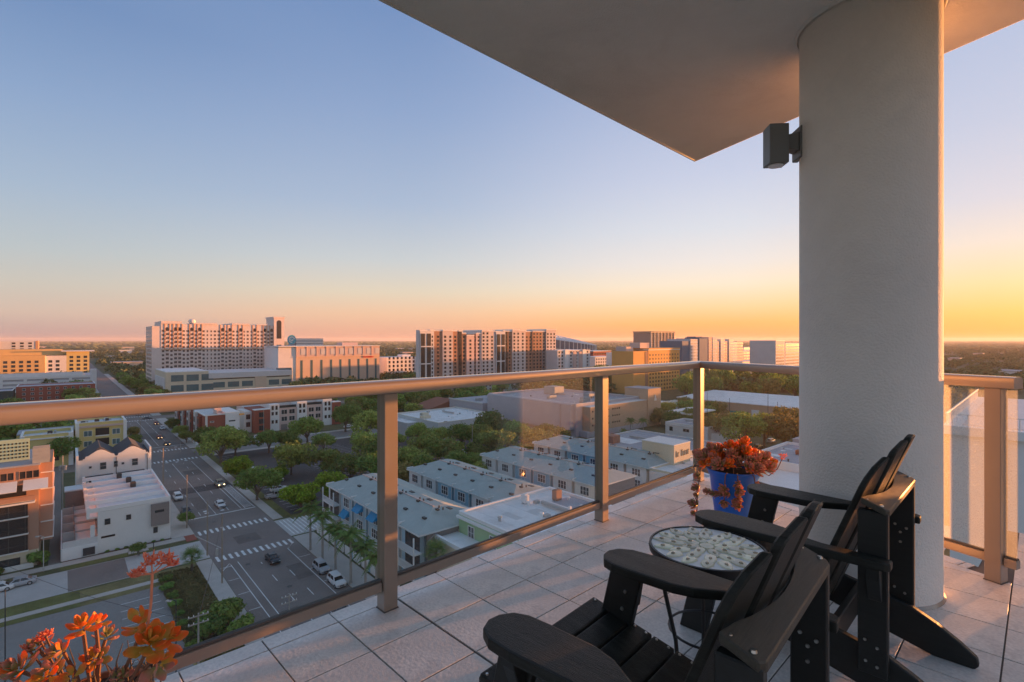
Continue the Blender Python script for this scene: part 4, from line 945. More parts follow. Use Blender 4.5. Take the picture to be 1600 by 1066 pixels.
for f_ in range(15):
    for q in range(5): mb.sbox(a0+4+q*6.8,a0+7.5+q*6.8,bL-6.06,bL-5.9,2.2+f_*3.3,4.3+f_*3.3)
mb.build('side_window', M['window'], t, kind='stuff')
mb = MB(); mb.lathe([(.3,0),(2.2,1.2),(2.8,2.6),(2.2,4),(.2,4.6)], 12, S(a0+8,bL+8*wd,zt)); mb.build('roof_dome', M['light_grey'], t)
# ---- cream podium garage in front
a0 = 428.; bl = 53.4; br = FA(326,590,a0)[0]; br2 = FA(455,600,a0)[0]
t = bld('parking_podium', 'cream parking podium with teal grey panels below the tan condominium tower', 'building', a0, 90)
boxpart('wall', 'cream', t, (a0,a0+55,bl,br,0,19)); boxpart('wall', 'cream', t, (a0,a0+50,br+.01,br2,0,13.6)); boxpart('roof', 'white_roof', t, (a0+.4,a0+54,bl+.4,br-.4,19.01,19.5)); boxpart('sloped_roof', 'light_grey', t, (a0-.4,a0+50,br+.02,br2+.5,13.61,17.5))
for i in range(3): boxpart('panel', 'window_teal', t, (a0-.08,a0+.05,bl+3.2+i*9.3,bl+10.8+i*9.3,12.5,17.0)); boxpart('panel', 'window_teal', t, (a0-.08,a0+.05,bl+3.2+i*9.3,bl+10.8+i*9.3,5.4,9.9))
for i in range(6):
    if i != 3: boxpart('panel', 'window_teal', t, (a0-.08,a0+.05,br+3+i*9.6,br+10.6+i*9.6,6.6,10.6))
boxpart('bay', 'sand', t, (a0-.6,a0-.09,br+31.2,br+39.5,0,13.4)); boxpart('side_panel', 'light_grey', t, (a0+1,a0+50,bl-.6,bl-.01,0,15)); boxpart('shade_strip', 'window_dark', t, (a0-.05,a0-.006,br+2,br2-1,12.6,13.3))  # last: flat dark strip, the shade under the roof edge put in as colour
# ---- orange tan hotel with green window strips
a0 = 443.; bl = 146.7; br = FA(593,560,a0)[0]
t = bld('hotel', 'tan hotel block with narrow green window strips and red script sign', 'building', a0, 180)
boxpart('wall', 'hotel', t, (a0,a0+40,bl,br,0,28.0)); boxpart('attic_wall', 'pink', t, (a0+.02,a0+40,bl,br,28.01,36.0)); boxpart('side_wall', 'offwhite', t, (a0+.5,a0+40,bl-14,bl-.01,0,35.5)); wd = (br-bl)/9
for i in range(9):
    c = bl+(i+.55)*wd; boxpart('window_strip', 'window_teal', t, (a0-.1,a0+.05,c-.9,c+.9,1,24.6)); boxpart('attic_panel', 'light_grey', t, (a0-.12,a0+.03,c-.6,c+wd*.40,29.2,34.4)); boxpart('attic_fin', 'pink', t, (a0-.3,a0+.01,c-wd*.5-.3,c-wd*.5+.3,28.02,36))
boxpart('parapet', 'offwhite', t, (a0-1,a0+40.5,bl-14,br+.3,36.01,36.7)); boxpart('band', 'hotel', t, (a0-.5,a0-.006,bl,br,27,27.6))
c = br-wd*1.05; mb = MB(); x = c-wd*.85
for k in range(9):
    hh = (1.9,1.2,1.2,1.2,1.7,1.2,1.2,1.7,1.2)[k]; mb.sbox(a0-.5,a0-.2,x,x+.55,25.6,25.6+hh); mb.sbox(a0-.5,a0-.2,x+.56,x+1.0,25.6+(.0 if k % 2 else .7),25.9+(.0 if k % 2 else .75)); x += 1.12
mb.build('sign_lettering', M['sign_red'], t)
boxpart('roof_house', 'pink', t, (a0+12,a0+24,bl+45,bl+60,36.71,39.5)); boxpart('annex', 'window_teal', t, (a0-8,a0-.7,bl-16,bl-6,0,19))
# ---- hospital with round blue sign
a0 = 780.; bl = FA(461,530,a0)[0]; br = FA(505,530,a0)[0]
t = bld('hospital_building', 'grey banded block with round blue emblem at its left corner, far behind the hotel', 'building', a0, bl+20)
boxpart('wall', 'grey_wall', t, (a0,a0+30,bl,br,0,44))
for k in range(10): boxpart('band', 'offwhite', t, (a0-.4,a0-.01,bl,br,5+k*4,7+k*4))
bs = FA(455,533,a0)[0]; mb = MB(); ring_ = [2*math.pi*k/24 for k in range(24)]
mb.prism([(bs+6*math.cos(q), 42+7*math.sin(q)) for q in ring_], lambda q, z, d: S(a0-2+d,q,z), -.6, .6); em = mb.build('emblem', M['sign_blue'], t)
mb = MB()
for r0, r1, q0, q1 in ((3.2,4.4,.2,4.9),(1.0,2.1,2,7)):
    for k in range(12):
        qa, qb = q0+(q1-q0)*k/12, q0+(q1-q0)*(k+1)/12
        mb.prism([(bs+r0*math.cos(qa),42+r0*math.sin(qa)),(bs+r1*math.cos(qa),42+r1*math.sin(qa)),(bs+r1*math.cos(qb),42+r1*math.sin(qb)),(bs+r0*math.cos(qb),42+r0*math.sin(qb))], lambda q, z, d: S(a0-2+d,q,z), -.75, -.61)
mb.build('emblem_swirl', M['white'], em); boxpart('emblem_post', 'navy', t, (a0-1.3,a0-.02,bs+5.5,bl+1,20,42))
# ---- brick and white town houses across the second side street
a0 = 233.5; t = bld('townhouse', 'brick and white town house with roof terrace at the corner of the main street', 'building', a0, 45)
b1 = FA(352,700,a0)[0]; b2 = FA(374,700,a0)[0]; h = 11.6
boxpart('wall', 'brick', t, (a0,a0+70,42.2,b1,0,h)); boxpart('stair_wall', 'white', t, (a0-.4,a0+66,b1+.01,b2,0,h+.8)); boxpart('terrace_floor', 'light_grey', t, (a0+.5,a0+69,42.6,b1-.3,h+.01,h+.06))
boxpart('terrace_parapet', 'pink', t, (a0+.5,a0+7,46.5,46.8,h+.07,h+1.6), (a0+6.8,a0+7.2,46.9,b1,h+.07,h+2.4)); boxpart('coping', 'white', t, (a0-.2,a0+70,41.9,42.5,h+.01,h+.4), (a0-.2,a0+.2,42.51,b1,h+.01,h+.4))
for k in range(8):
    boxpart('bay', 'offwhite' if k % 2 else 'brick', t, (a0+6+k*8,a0+10+k*8,41.2,42.19,0,h+.3 if k % 2 else h-1)); win_b(t, 41.2, a0+7+k*8, a0+9+k*8, 4.2, 6.4, 'metal_dark', 'window'); win_b(t, 41.2, a0+7+k*8, a0+9+k*8, 7.6, 9.8, 'metal_dark', 'window')
for z in (4.6, 8.6): boxpart('slit_window', 'window', t, (a0-.45,a0-.38,b1+1.2,b1+3.6,z,z+.5))
win_a(t, a0, 44, 45.4, 8.8, 9.4, 'white', 'window'); boxpart('corner_strip', 'offwhite', t, (a0-.1,a0-.004,42.3,43.1,0,h))
boxpart('eave', 'orange_wall', t, (a0-1.5,a0+.6,b2-.2,b2+1.6,h-.6,h-.1)); boxpart('garden_wall', 'white', t, (a0,a0+66,39.6,39.85,0,1.2))
a0 = 250.; t = bld('townhouse_row', 'row of white and pink modern town houses with brick corner bay beyond parking lot trees', 'building', a0, 90)
seq = [(385,396,'offwhite',9.5,0),(396,421,'brick',10.2,1),(421,436,'white',12.2,2),(436,464,'pink',10.2,3),(464,479,'white',12.6,2),(479,504,'pink',10.6,3),(504,518,'white',13,2),(518,531,'brick',11,1)]
for x0, x1, c, hh, kd in seq:
    q0, q1 = FA(x0,650,a0)[0], FA(x1,650,a0)[0]; off = {0:3,1:-1.2,2:-.5,3:0}[kd]
    boxpart('wall', c, t, (a0+off,a0+16,q0+.005,q1-.005,0,hh)); w = q1-q0
    if kd == 3:
        for s_ in (.12,.55):
            for z in (4.0,7.2): win_a(t, a0+off, q0+w*s_, q0+w*(s_+.33), z, z+2.2, 'offwhite', 'window', (2,1))
        boxpart('garage_door', 'taupe', t, (a0+off-.05,a0+off+.05,q0+w*.1,q0+w*.45,0,2.6)); boxpart('garage_door', 'taupe', t, (a0+off-.05,a0+off+.05,q0+w*.55,q0+w*.9,0,2.6)); boxpart('terrace_glass', 'window', t, (a0+.2,a0+.3,q0+.3,q1-.3,hh+.01,hh+1.2)); boxpart('roof_house', 'light_grey', t, (a0+8,a0+15,q0,q1,hh+.01,hh+2.6)); boxpart('roof_planter', 'soil', t, (a0+.5,a0+1.2,q0+.5,q0+w*.5,hh+.01,hh+.7))
    if kd == 2:
        for s_ in (.18,.58):
            for z in (3.4,7.2,9.6): win_a(t, a0+off, q0+w*s_, q0+w*(s_+.24), z, z+(1.6 if z < 9 else 2.0), 'taupe', 'window_dark')
    if kd == 1:
        for z in (1,4.0,7.0): win_a(t, a0+off, q0+w*.3, q0+w*.62, z, z+2.2, 'metal_dark', 'window', (2,1))
        boxpart('coping', 'white', t, (a0+off-.2,a0+2,q0,q1,hh+.01,hh+.35))
    if kd == 0:
        for z in (2.5,6.0): win_a(t, a0+off, q0+w*.2, q0+w*.8, z, z+2.2, 'brick', 'window', (2,1))
boxpart('roof', 'light_grey', t, (a0+16.01,a0+30,FA(396,650,a0)[0],FA(518,650,a0)[0],0,10.0))
# ---- white long block
a0 = 470.; bl = FA(593,560,a0)[0]+8; br = FA(655,560,a0)[0]
t = bld('apartment_building', 'long white apartment building with dark window columns between hotel and brown towers', 'building', a0, bl+30)
boxpart('wall', 'white', t, (a0,a0+30,bl,br,0,24)); ws = MB()
q = bl+2
while q < br-3:
    for z in range(2, 23, 4): ws.sbox(a0-.08,a0+.1,q,q+2.0,z,z+2.6)
    q += 4.6
ws.build('window', M['window_dark'], t, kind='stuff'); boxpart('dark_bay', 'navy', t, (a0-.6,a0-.09,bl+34,bl+39,0,23)); boxpart('roof_house', 'white', t, (a0+5,a0+15,bl+20,bl+30,24.01,26.5))
# ---- long condominium with brown and white bays
a0 = 360.; t = bld('condo_complex', 'long brown and white apartment towers with two dark glass strips above an arcade', 'building', a0, 340)
xs = [(655,671,'light_grey',0,50),(671,678,'light_grey',1,50.5),(678,691,'brown_orange',0,50),(691,707,'cream_bay',2,50.5),(707,717,'brown_orange',-2,50),(717,722,'window_dark',-1,50),(722,729,'brown_orange',-2,48),(729,741,'pink',0,46),(741,744,'brown_orange',-3,48),(744,752,'pink',0,48),(752,764,'cream_bay',2,51),(764,773,'cream_bay',1,50.5),(773,785,'pink',0,50),(785,788,'cream_bay',2,51),(788,793,'window_dark',1,50.5),(793,800,'brown_orange',-1,50.5),(800,812,'cream_bay',2,52),(812,821,'cream_bay',1,51.5),(821,832,'brown_orange',-2,50.5),(832,847,'brown_orange',0,51),(847,853,'taupe',-1,51),(853,868,'cream_bay',1.5,53)]
ws = MB(); rl = MB()
for x0, x1, c, off, hh in xs:
    hh = 42+(hh-42)*.885; off *= .3
    q0, q1 = FA(x0,560,a0)[0], FA(x1,560,a0)[0]
    boxpart('bay', c, t, (a0-off,a0+(5 if x0 < 675 else 28),q0+.01,q1-.01,9.5,hh)); w = q1-q0; n = max(1, int(w/4.2))
    for i in range(n):
        for f_ in range(12):
            z = 11+f_*3.25
            if z > hh-3: continue
            cc = q0+(i+.5)*w/n; ws.sbox(a0-off-.08,a0-off+.1,cc-1.0,cc+1.0,z,z+1.9)
    rl.sbox(a0-off-.3,a0+(5 if x0 < 675 else 28),q0,q1,hh+.01,hh+.8)
for xg in (664.5, 781.5):
    q = FA(xg,560,a0)[0]; 
    for dq in (-4.6, 1.0): boxpart('glass_strip', 'window_dark', t, (a0-1.0,a0-.8,q+dq,q+dq+3.8,11,47))
    boxpart('glass_tower', 'light_grey', t, (a0-.79,a0-.5,q-5.5,q+5.5,9.5,49.4)); boxpart('spandrel', 'offwhite', t, (a0-1.05,a0-1.005,q-4.6,q+4.8,22,22.9), (a0-1.05,a0-1.005,q-4.6,q+4.8,36,36.9))
ws.build('window', M['window_dark'], t, kind='stuff'); rl.build('cornice', M['offwhite'], t, kind='stuff')
qL, qR = FA(640,590,a0-8)[0], FA(868,590,a0-8)[0]
boxpart('podium', 'garage_col', t, (a0-8,a0+26,qL,qR,0,9.49)); mb = MB()
q = qL+12
while q < qR-8:
    mb.prism([(q-3.4,1),(q+3.4,1)]+[(q+3.4*math.cos(math.pi*k/8), 4.5+3*math.sin(math.pi*k/8)) for k in range(9)], lambda p_, z, d: S(a0-8+d,p_,z), -.1, .05); q += 11
mb.build('arch_opening', M['window_dark'], t, kind='stuff')
q = qL+4
while q < qR-8: boxpart('podium_block', 'pink', t, (a0-9,a0-8.01,q+1,q+4.2,0,10.2)); q += 22
# ---- stadium dome with its slanting roof
Zs = 980.; Xs = (862-800)/800*Zs; t = thing('domed_stadium', 'round stadium with slanting cable roof behind the long apartment towers', 'stadium', (Xs, Zs, 0))
mb = MB(); n = 64; Rr = 82.; vs = []
hz = lambda q: 43.0 - 11.5*math.cos(q)
for k in range(n):
    q = 2*math.pi*k/n
    for rr, z in ((Rr*.97, 0), (Rr, hz(q)*.62), (Rr, hz(q)*.62+.5)): vs.append((Xs+rr*math.cos(q), Zs+rr*math.sin(q), z))
mb.add(vs, [(k*3+j,((k+1)%n)*3+j,((k+1)%n)*3+j+1,k*3+j+1) for k in range(n) for j in range(2)]); mb.build('wall', M['sand'], t)
mb = MB(); vs = []
for k in range(n):
    q = 2*math.pi*k/n
    for rr, z in ((Rr, hz(q)*.62+.52), (Rr*1.02, hz(q)-1.5)): vs.append((Xs+rr*math.cos(q), Zs+rr*math.sin(q), z))
mb.add(vs, [(k*2,((k+1)%n)*2,((k+1)%n)*2+1,k*2+1) for k in range(n)]); mb.build('blue_band', M['navy'], t)
mb = MB()
for k in range(n):
    q = 2*math.pi*k/n; mb.tube([(Xs+Rr*1.03*math.cos(q), Zs+Rr*1.03*math.sin(q), 2),(Xs+Rr*1.03*math.cos(q), Zs+Rr*1.03*math.sin(q), hz(q))], .6, 4)
mb.build('column', M['white'], t, kind='stuff')
mb = MB(); vs = []; rings = [(1.03,0),(1.02,1.5),(.85,5),(.6,8.5),(.3,11),(.02,12)]
for rr, dz in rings:
    for k in range(n):
        q = 2*math.pi*k/n; vs.append((Xs+Rr*rr*math.cos(q), Zs+Rr*rr*math.sin(q), 43.0-11.5*rr*math.cos(q)-1+dz*.55))
mb.add(vs, [(i*n+k,i*n+(k+1)%n,(i+1)*n+(k+1)%n,(i+1)*n+k) for i in range(5) for k in range(n)]); mb.build('roof', M['light_grey'], t)
mb = MB()
for k in range(0, n, 2):
    q = 2*math.pi*k/n; c_, s_ = math.cos(q), math.sin(q); mb.tube([(Xs+Rr*1.03*c_, Zs+Rr*1.03*s_, hz(q)),(Xs+Rr*.6*c_, Zs+Rr*.6*s_, 48-11.5*.6*c_),(Xs, Zs, 52)], .5, 4)
mb.build('roof_cable', M['white'], t, kind='stuff')
# ---- blocks below and right of the stadium
def simple_block(label, cat, a0, x0, x1, ytop, wall, depth=25, wcol='window_dark', step=4.2, fl=3.4, wsz=(1.8,1.8), extra=None, base=0, nm='apartment_building'):
    b0, b1 = FA(x0,560,a0)[0], FA(x1,560,a0)[0]; h = FA((x0+x1)/2,ytop,a0)[1]
    t = bld(nm, label, cat, a0, (b0+b1)/2); boxpart('wall', wall, t, (a0,a0+depth,b0,b1,0,h)); ws = MB(); q = b0+step*.4
    while q < b1-step*.5:
        z = 1.5
        while z < h-2.2: ws.sbox(a0-.08,a0+.1,q,q+wsz[0],z,z+wsz[1]); z += fl
        q += step
    ws.build('window', M[wcol], t, kind='stuff'); boxpart('roof_edge', 'white', t, (a0-.3,a0+depth+.2,b0-.2,b1+.2,h+.01,h+.6))
    return t, b0, b1, h
t, b0, b1, h = simple_block('white apartment block with pink bays standing below the stadium', 'building', 345, 871, 922, 548, 'light_grey', 28)
for k in range(2): boxpart('bay', 'pink', t, (344.2,344.99,b0+22+k*9,b0+27+k*9,0,h-1)); boxpart('bay', 'white', t, (344.0,344.99,b0+10+k*26,b0+15+k*26,0,h+1))
simple_block('low red and white building right of the stadium', 'building', 420, 927, 955, 549, 'brick', 30, 'window', 5, 3.6, (3.5,1.5))
simple_block('small white house block with dark windows left of the orange tower', 'building', 330, 965, 984, 552, 'white', 15)
simple_block('white low building before the parked cars left of the orange tower', 'building', 380, 930, 962, 558, 'offwhite', 20)
# ---- orange tower
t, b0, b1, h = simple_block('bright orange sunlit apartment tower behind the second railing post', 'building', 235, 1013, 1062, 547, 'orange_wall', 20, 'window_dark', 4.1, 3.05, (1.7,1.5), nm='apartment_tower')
bw = FA(985,560,238)[0]; boxpart('left_wing', 'orange_wall', t, (235.3,256,bw,b0-.01,0,h-.6)); boxpart('notch', 'brown_orange', t, (235.1,235.29,b0-4,b0-.5,0,h-1)); boxpart('parapet', 'orange_wall', t, (234.5,256,b0,b1,h+.62,h+1.6)); boxpart('roof_house', 'pink', t, (240,250,b0-4,b0+9,h+1.61,h+6)); boxpart('roof_house', 'pink', t, (242,252,bw,bw+9,h-.59,h+3))
# ---- grey glass tower
t, b0, b1, h = simple_block('grey flat-topped tower with vertical ribs on the horizon behind the orange tower', 'building', 560, 1017, 1053, 520, 'taupe', 40, 'window', 5.5, 3.4, (3,2.2), nm='apartment_tower')
boxpart('roof_slab', 'taupe', t, (558,600,b0-2,b1+2,h+.62,h+2.4)); 
for k in range(8): boxpart('rib', 'pink' if k > 3 else 'light_grey', t, (559,559.9,b0+(b1-b0)*k/7-.7,b0+(b1-b0)*k/7+.7,0,h))
# ---- blue and pink pair of towers
t = bld('apartment_tower', 'blue grey and pink pair of apartment towers right of the orange tower', 'building', 262, 330)
ws = MB(); a0 = 262
for x0, x1, yt, c, off in ((1066,1078,533,'navy',0),(1078,1090,530,'light_grey',2),(1090,1091,533,'navy',0),(1091,1105,529,'navy',4),(1105,1111,527,'pink',5),(1111,1118,527,'light_grey',6),(1118,1124,533,'pink',3),(1124,1130,530,'light_grey',5),(1130,1137,533,'pink',3),(1137,1144,530,'light_grey',5),(1144,1151,534,'light_grey',2),(1151,1160,533,'pink',2)):
    q0, q1 = FA(x0,560,a0)[0], FA(x1,560,a0)[0]; hh = FA((x0+x1)/2,yt,a0)[1]; off *= .3; boxpart('bay', c, t, (a0-off,a0+25,q0+.01,q1-.01,0,hh))
    if c != 'navy':
        n = max(1, int((q1-q0)/2.6))
        for i in range(n):
            z = 1.5
            while z < hh-2: ws.sbox(a0-off-.08,a0-off+.1,q0+(i+.34)*(q1-q0)/n,q0+(i+.66)*(q1-q0)/n,z,z+1.3); z += 3.0
ws.build('window', M['window_dark'], t, kind='stuff'); q0 = FA(1093,560,a0)[0]; boxpart('roof_house', 'navy', t, (a0+4,a0+14,q0,q0+12,FA(1098,529,a0)[1]+.01,FA(1098,526,a0)[1]))
simple_block('white apartment block with many balconies right of the low orange buildings', 'building', 205, 1212, 1226, 533, 'light_grey', 25, 'window', 3.2, 3.1, (1.9,1.6)); simple_block('lower white apartment block by the round column', 'building', 206, 1227, 1262, 537, 'offwhite', 25, 'window', 3.2, 3.1, (1.9,1.6))
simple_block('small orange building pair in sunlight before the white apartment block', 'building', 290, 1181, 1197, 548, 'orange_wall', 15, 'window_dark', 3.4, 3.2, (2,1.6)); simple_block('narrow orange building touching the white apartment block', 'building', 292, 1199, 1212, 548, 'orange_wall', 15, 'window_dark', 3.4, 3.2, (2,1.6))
simple_block('long low white warehouse left of the low orange buildings', 'building', 250, 1160, 1235, 564, 'white', 20, 'window', 9, 9, (3,1.5), nm='warehouse'); simple_block('pink low building beside the pink tower', 'building', 275, 1161, 1172, 549, 'pink', 15)
simple_block('white low roofs on the horizon beyond the pink tower', 'building', 420, 1162, 1185, 543, 'white', 20)
simple_block('colourful grey building with lime green window bays behind the railing', 'building', 330, 842, 876, 585, 'grey_wall', 20, 'window', 4, 3.4, (1.6,2)); 
t, b0, b1, h = simple_block('white and lime green apartment block partly behind the railing', 'building', 318, 756, 842, 590, 'light_grey', 20, 'window', 4, 3.4, (1.6,2))
for k in range(5): boxpart('bay', ('lime','mint','lime','white','lime')[k], t, (317.2,317.9,b0+8+k*14,b0+14+k*14,0,h-.5))
# ---- big windowless beige building
a0 = 146.3; bl = 166.2; t = bld('civic_building', 'large windowless pale mauve building with flat grey roof behind the parking lot', 'building', a0+30, bl+20)
hh = 14.2; hollow(t, a0+1.5, a0+62, bl, bl+46, hh, 'beige_big', 'grey_roof', 1.0, .6, coping='fascia')
boxpart('front_wall', 'peach', t, (a0-3.0,a0+1.49,bl+4,bl+46,2.4,hh-1.4)); boxpart('front_base', 'beige_big', t, (a0-3.0,a0+1.49,bl+2,bl+46,0,2.39)); boxpart('front_coping', 'fascia', t, (a0-3.1,a0+1.4,bl+3.9,bl+46,hh-1.39,hh-1.2))  # sunlit peach put into the upper front's colour, its base left in shaded mauve
boxpart('tall_block', 'peach', t, (a0-3.6,a0+10,bl+46.01,bl+57,0,18.0)); boxpart('tall_roof', 'grey_roof', t, (a0-3.8,a0+10.2,bl+45.9,bl+57.2,18.01,18.3))
boxpart('buttress', 'beige_big', t, (a0+3,a0+9,bl-2.0,bl-.005,3,hh-.2)); boxpart('overhang', 'beige_big', t, (a0+9.01,a0+60,bl-2.4,bl-.005,2.6,hh-.1)); boxpart('low_wing', 'beige_big', t, (a0+62.01,a0+92,bl-4,bl+30,0,9.0)); boxpart('low_wing_roof', 'grey_roof', t, (a0+62.02,a0+91.6,bl-3.6,bl+29.6,9.01,9.15)); boxpart('ledge', 'fascia', t, (a0+62.02,a0+92.3,bl-4.3,bl-3.9,9.01,9.6))
mb = MB()
for z in (4.6,7.6,10.6):
    for k in range(14):
        if k % 5 != 3: mb.sbox(a0-3.05,a0-2.9,bl+5.2+k*1.55,bl+5.95+k*1.55,z,z+.7)
mb.build('window', M['window_dark'], t, kind='stuff')
mb = MB(); sf = [(-.9,12.2),(.9,12.2),(.9,13),(.45,13.4),(.3,14.4),(0,15.2),(-.3,14.4),(-.45,13.4),(-.9,13)]; mb.prism([(bl+52+q,z) for q,z in sf], lambda q, z, d: S(a0-3.6+d,q,z), -.25, -.01); mb.build('wall_emblem', M['white'], t)
rooftop(t, [(a0+12,bl+18,hh-1+.06,3,4,1.8),(a0+20,bl+30,hh-.94,4,4,2),(a0+30,bl+14,hh-.94,2,5,1.4),(a0+8,bl+12,hh-.94,2,3,1.5),(a0+44,bl+30,hh-.94,8,7,4),(a0+70,bl+8,9.15,2,4,1.3),(a0+74,bl+3,9.15,2,4,1.2)])
# ---- low flat white roofed store
t = bld('store_building', 'low store with broad flat white roof and cream parapet among parking lot trees', 'building', 198, 134)
hollow(t, 181, 219, 117.5, 153, 7.2, 'light_grey', 'white_roof', .7, .5, coping='cream'); boxpart('front_notch', 'light_grey', t, (198,219,112.5,117.49,0,5.4)); boxpart('notch_roof', 'white_roof', t, (197.9,219.1,112.4,117.48,5.41,5.7)); rooftop(t, [(200,123,6.56,3,4,1.2),(209,128,6.56,3,3,1)], 'cream')
t = bld('house', 'brown red roofed low house with white gable behind the flat white store roof', 'house', 246, 165)
boxpart('wall', 'offwhite', t, (240,256,150,182,0,4.2)); mb = MB(); mb.prism([(149,4.21),(183,4.21),(166,8.4)], lambda q, z, d: S(248+d,q,z), -9, 9); mb.build('roof', M['red_roof'], t)

# ---- pale blue town house rows
def gable_row(label, b0, b1, a0, a1, units, cols, rows_lower, extra=0):
    t = bld('townhouse_row', label, 'building', (a0+a1)/2, (b0+b1)/2, None); he, hr = 9.0, 11.2
    L = (a1-a0)/units
    for i in range(units):
        aa = a1-(i+1)*L; c = cols[i]
        boxpart('unit_wall', c, t, (aa+.9,aa+L-.005,b0+.6,b1-.4,0,he-.2)); boxpart('recess', 'taupe' if c != 'blue_wall' else 'grey_wall', t, (aa+.01,aa+.89,b0+1.8,b1-.4,0,he-.21))
        m = aa+.9+(L-.9)/2
        win_b(t, b0+.6, m-1.4, m+1.4, 6.0, 8.1, 'white', 'window', (3, 2), .15)
        if rows_lower: win_b(t, b0+.6, m-1.4, m+1.4, 3.2, 5.2, 'white', 'window', (3,2), .15)
        boxpart('garage_door', 'offwhite', t, (m-1.3,m+1.3,b0+.55,b0+.65,.05,2.4)); boxpart('band', 'fascia', t, (aa+.9,aa+L-.005,b0+.5,b0+.595,2.75,2.95)); boxpart('corner_board', 'fascia', t, (aa+.9,aa+1.05,b0+.53,b0+.595,2.96,he-.3), (aa+L-.16,aa+L-.01,b0+.53,b0+.595,2.96,he-.3))
        boxpart('vent', 'white', t, (m-.9,m-.7,b0+.5,b0+.595,5.5,5.7), (m+.3,m+.5,b0+.5,b0+.595,5.4,5.6))
    c = (b0+b1)/2; e = .35; hp = 5.2
    mb = MB(); A0, A1 = a0-e, a1+e
    mb.add([S(A0,b0,he),S(A0,b1,he),S(A1,b1,he),S(A1,b0,he),S(a0+hp,c-1.2,hr),S(a1-hp,c-1.2,hr),S(a1-hp,c+1.2,hr),S(a0+hp,c+1.2,hr)], [(0,3,5,4),(1,0,4,7),(2,1,7,6),(3,2,6,5),(4,5,6,7)])
    rf = mb.build('roof', M['blue_roof'], t); bm = bmesh.new(); bm.from_mesh(rf.data); bmesh.ops.recalc_face_normals(bm, faces=bm.faces); bm.to_mesh(rf.data); bm.free()
    boxpart('ridge_cap', 'pink', rf, (a0+hp,a1-hp,c-1.25,c-.95,hr+.02,hr+.14))
    boxpart('fascia_board', 'fascia', t, (A0,A1,b0-.05,b0+.1,he-.28,he-.01)); boxpart('fascia_board', 'fascia', t, (A0,A1,b1-.1,b1+.05,he-.28,he-.01)); boxpart('fascia_board', 'fascia', t, (A0-.05,A0+.1,b0+.11,b1-.11,he-.28,he-.01)); boxpart('fascia_board', 'fascia', t, (A1-.1,A1+.05,b0+.11,b1-.11,he-.28,he-.01))
    for i in range(units):
        aa = a1-(i+.5)*L
        for (db, w) in ((3.3,.5),(6.0,.35)):
            z = he+(hr-he)*(db/(c-1.2-b0)); boxpart('roof_vent', 'metal_dark', rf, (aa-w,aa+w,b0+db-.25,b0+db+.25,z-.05,z+.28))
        for q in (-.8, .5): boxpart('vent_pipe', 'metal_dark', rf, (aa+q-.1,aa+q+.1,c-.9,c-.7,hr-.01,hr+.45))
        boxpart('roof_hatch', 'metal_dark', rf, (aa-1.6,aa-.2,c+.2,c+.8,hr-.01,hr+.12))
        boxpart('step_flashing', 'fascia', rf, (aa+L*.5-.15,aa+L*.5+.05,b0-.1,b0+1.7,he+.05,he+.42))
    boxpart('end_wall', 'pale_blue', t, (a0+.3,a0+.9-.01,b0+1.8,b1-.4,.0,he-.22))
    return t
r1 = gable_row('pale blue town house row with blue awnings and corner balconies facing the palm lined sidewalk', 45, 60, 75.5, 115.5, 6, ['offwhite','pale_blue','pale_blue','pale_blue','offwhite','pale_blue'], True)
for i in range(1, 4):
    m = 115.5-(i+.5)*6.667+.45
    z = 8.1 if i != 1 else 5.3
    mb = MB(); mb.add([S(m-1.5,45.55,z+.2),S(m+1.5,45.55,z+.2),S(m+1.5,44.3,z-1.1),S(m-1.5,44.3,z-1.1),S(m-1.5,45.55,z-.9),S(m+1.5,45.55,z-.9)], [(0,1,2,3),(0,3,4),(1,5,2)]); mb.build('awning', M['awning_blue'], r1)
for aa, bb in ((112.2,45),(78.3,45)):
    for z in (2.9, 5.9):
        boxpart('balcony_floor', 'white', r1, (aa-3.0,aa+3.2,bb-1.0,bb+.59,z-.25,z)); boxpart('balcony_opening', 'window_dark', r1, (aa-2.4,aa+2.4,bb+.5,bb+.58,z+.01,z+2.5))
        mb = MB(); mb.sbox(aa-3,aa+3.2,bb-.98,bb-.90,z+1.0,z+1.1); mb.sbox(aa-3,aa+3.2,bb-.98,bb-.90,z+.12,z+.2)
        for k in range(26): mb.sbox(aa-2.98+k*.245,aa-2.90+k*.245,bb-.96,bb-.92,z+.2,z+1.0)
        mb.build('balcony_railing', M['white'], r1)
    for q in (-3.0, 3.0): boxpart('balcony_post', 'white', r1, (aa+q,aa+q+.2,bb-1.0,bb-.8,0,8.7))
for z in (2.9, 5.9):
    boxpart('end_balcony', 'white', r1, (74.0,75.79,48,58,z-.25,z)); mb = MB(); mb.sbox(74.0,74.08,48,58,z+1.0,z+1.1)
    for k in range(32): mb.sbox(74.02,74.06,48+k*.31,48.07+k*.31,z,z+1.0)
    mb.build('end_railing', M['white'], r1)
mb = MB()
for k in range(5):
    z = 1.5+k*1.5; mb.hexa([S(74.4,46.0,z),S(74.4,48.0,z+1.4),S(74.6,48.0,z+1.4),S(74.6,46.0,z),S(74.4,46.0,z+.12),S(74.4,48.0,z+1.52),S(74.6,48.0,z+1.52),S(74.6,46.0,z+.12)])
mb.build('brace', M['taupe'], r1)
gable_row('pale blue town house row second from the street, dark vents along its roof', 66, 81, 76, 116, 6, ['offwhite','offwhite','blue_wall','blue_wall','offwhite','offwhite'], False)
gable_row('pale blue town house row third from the street, longest facade in view', 90, 105, 74, 116.5, 6, ['offwhite','offwhite','blue_wall','blue_wall','offwhite','offwhite'], True)
r4 = gable_row('pale blue town house row farthest from the street before the mauve building', 113, 128, 76, 119, 6, ['offwhite','offwhite','blue_wall','blue_wall','offwhite','offwhite'], True)
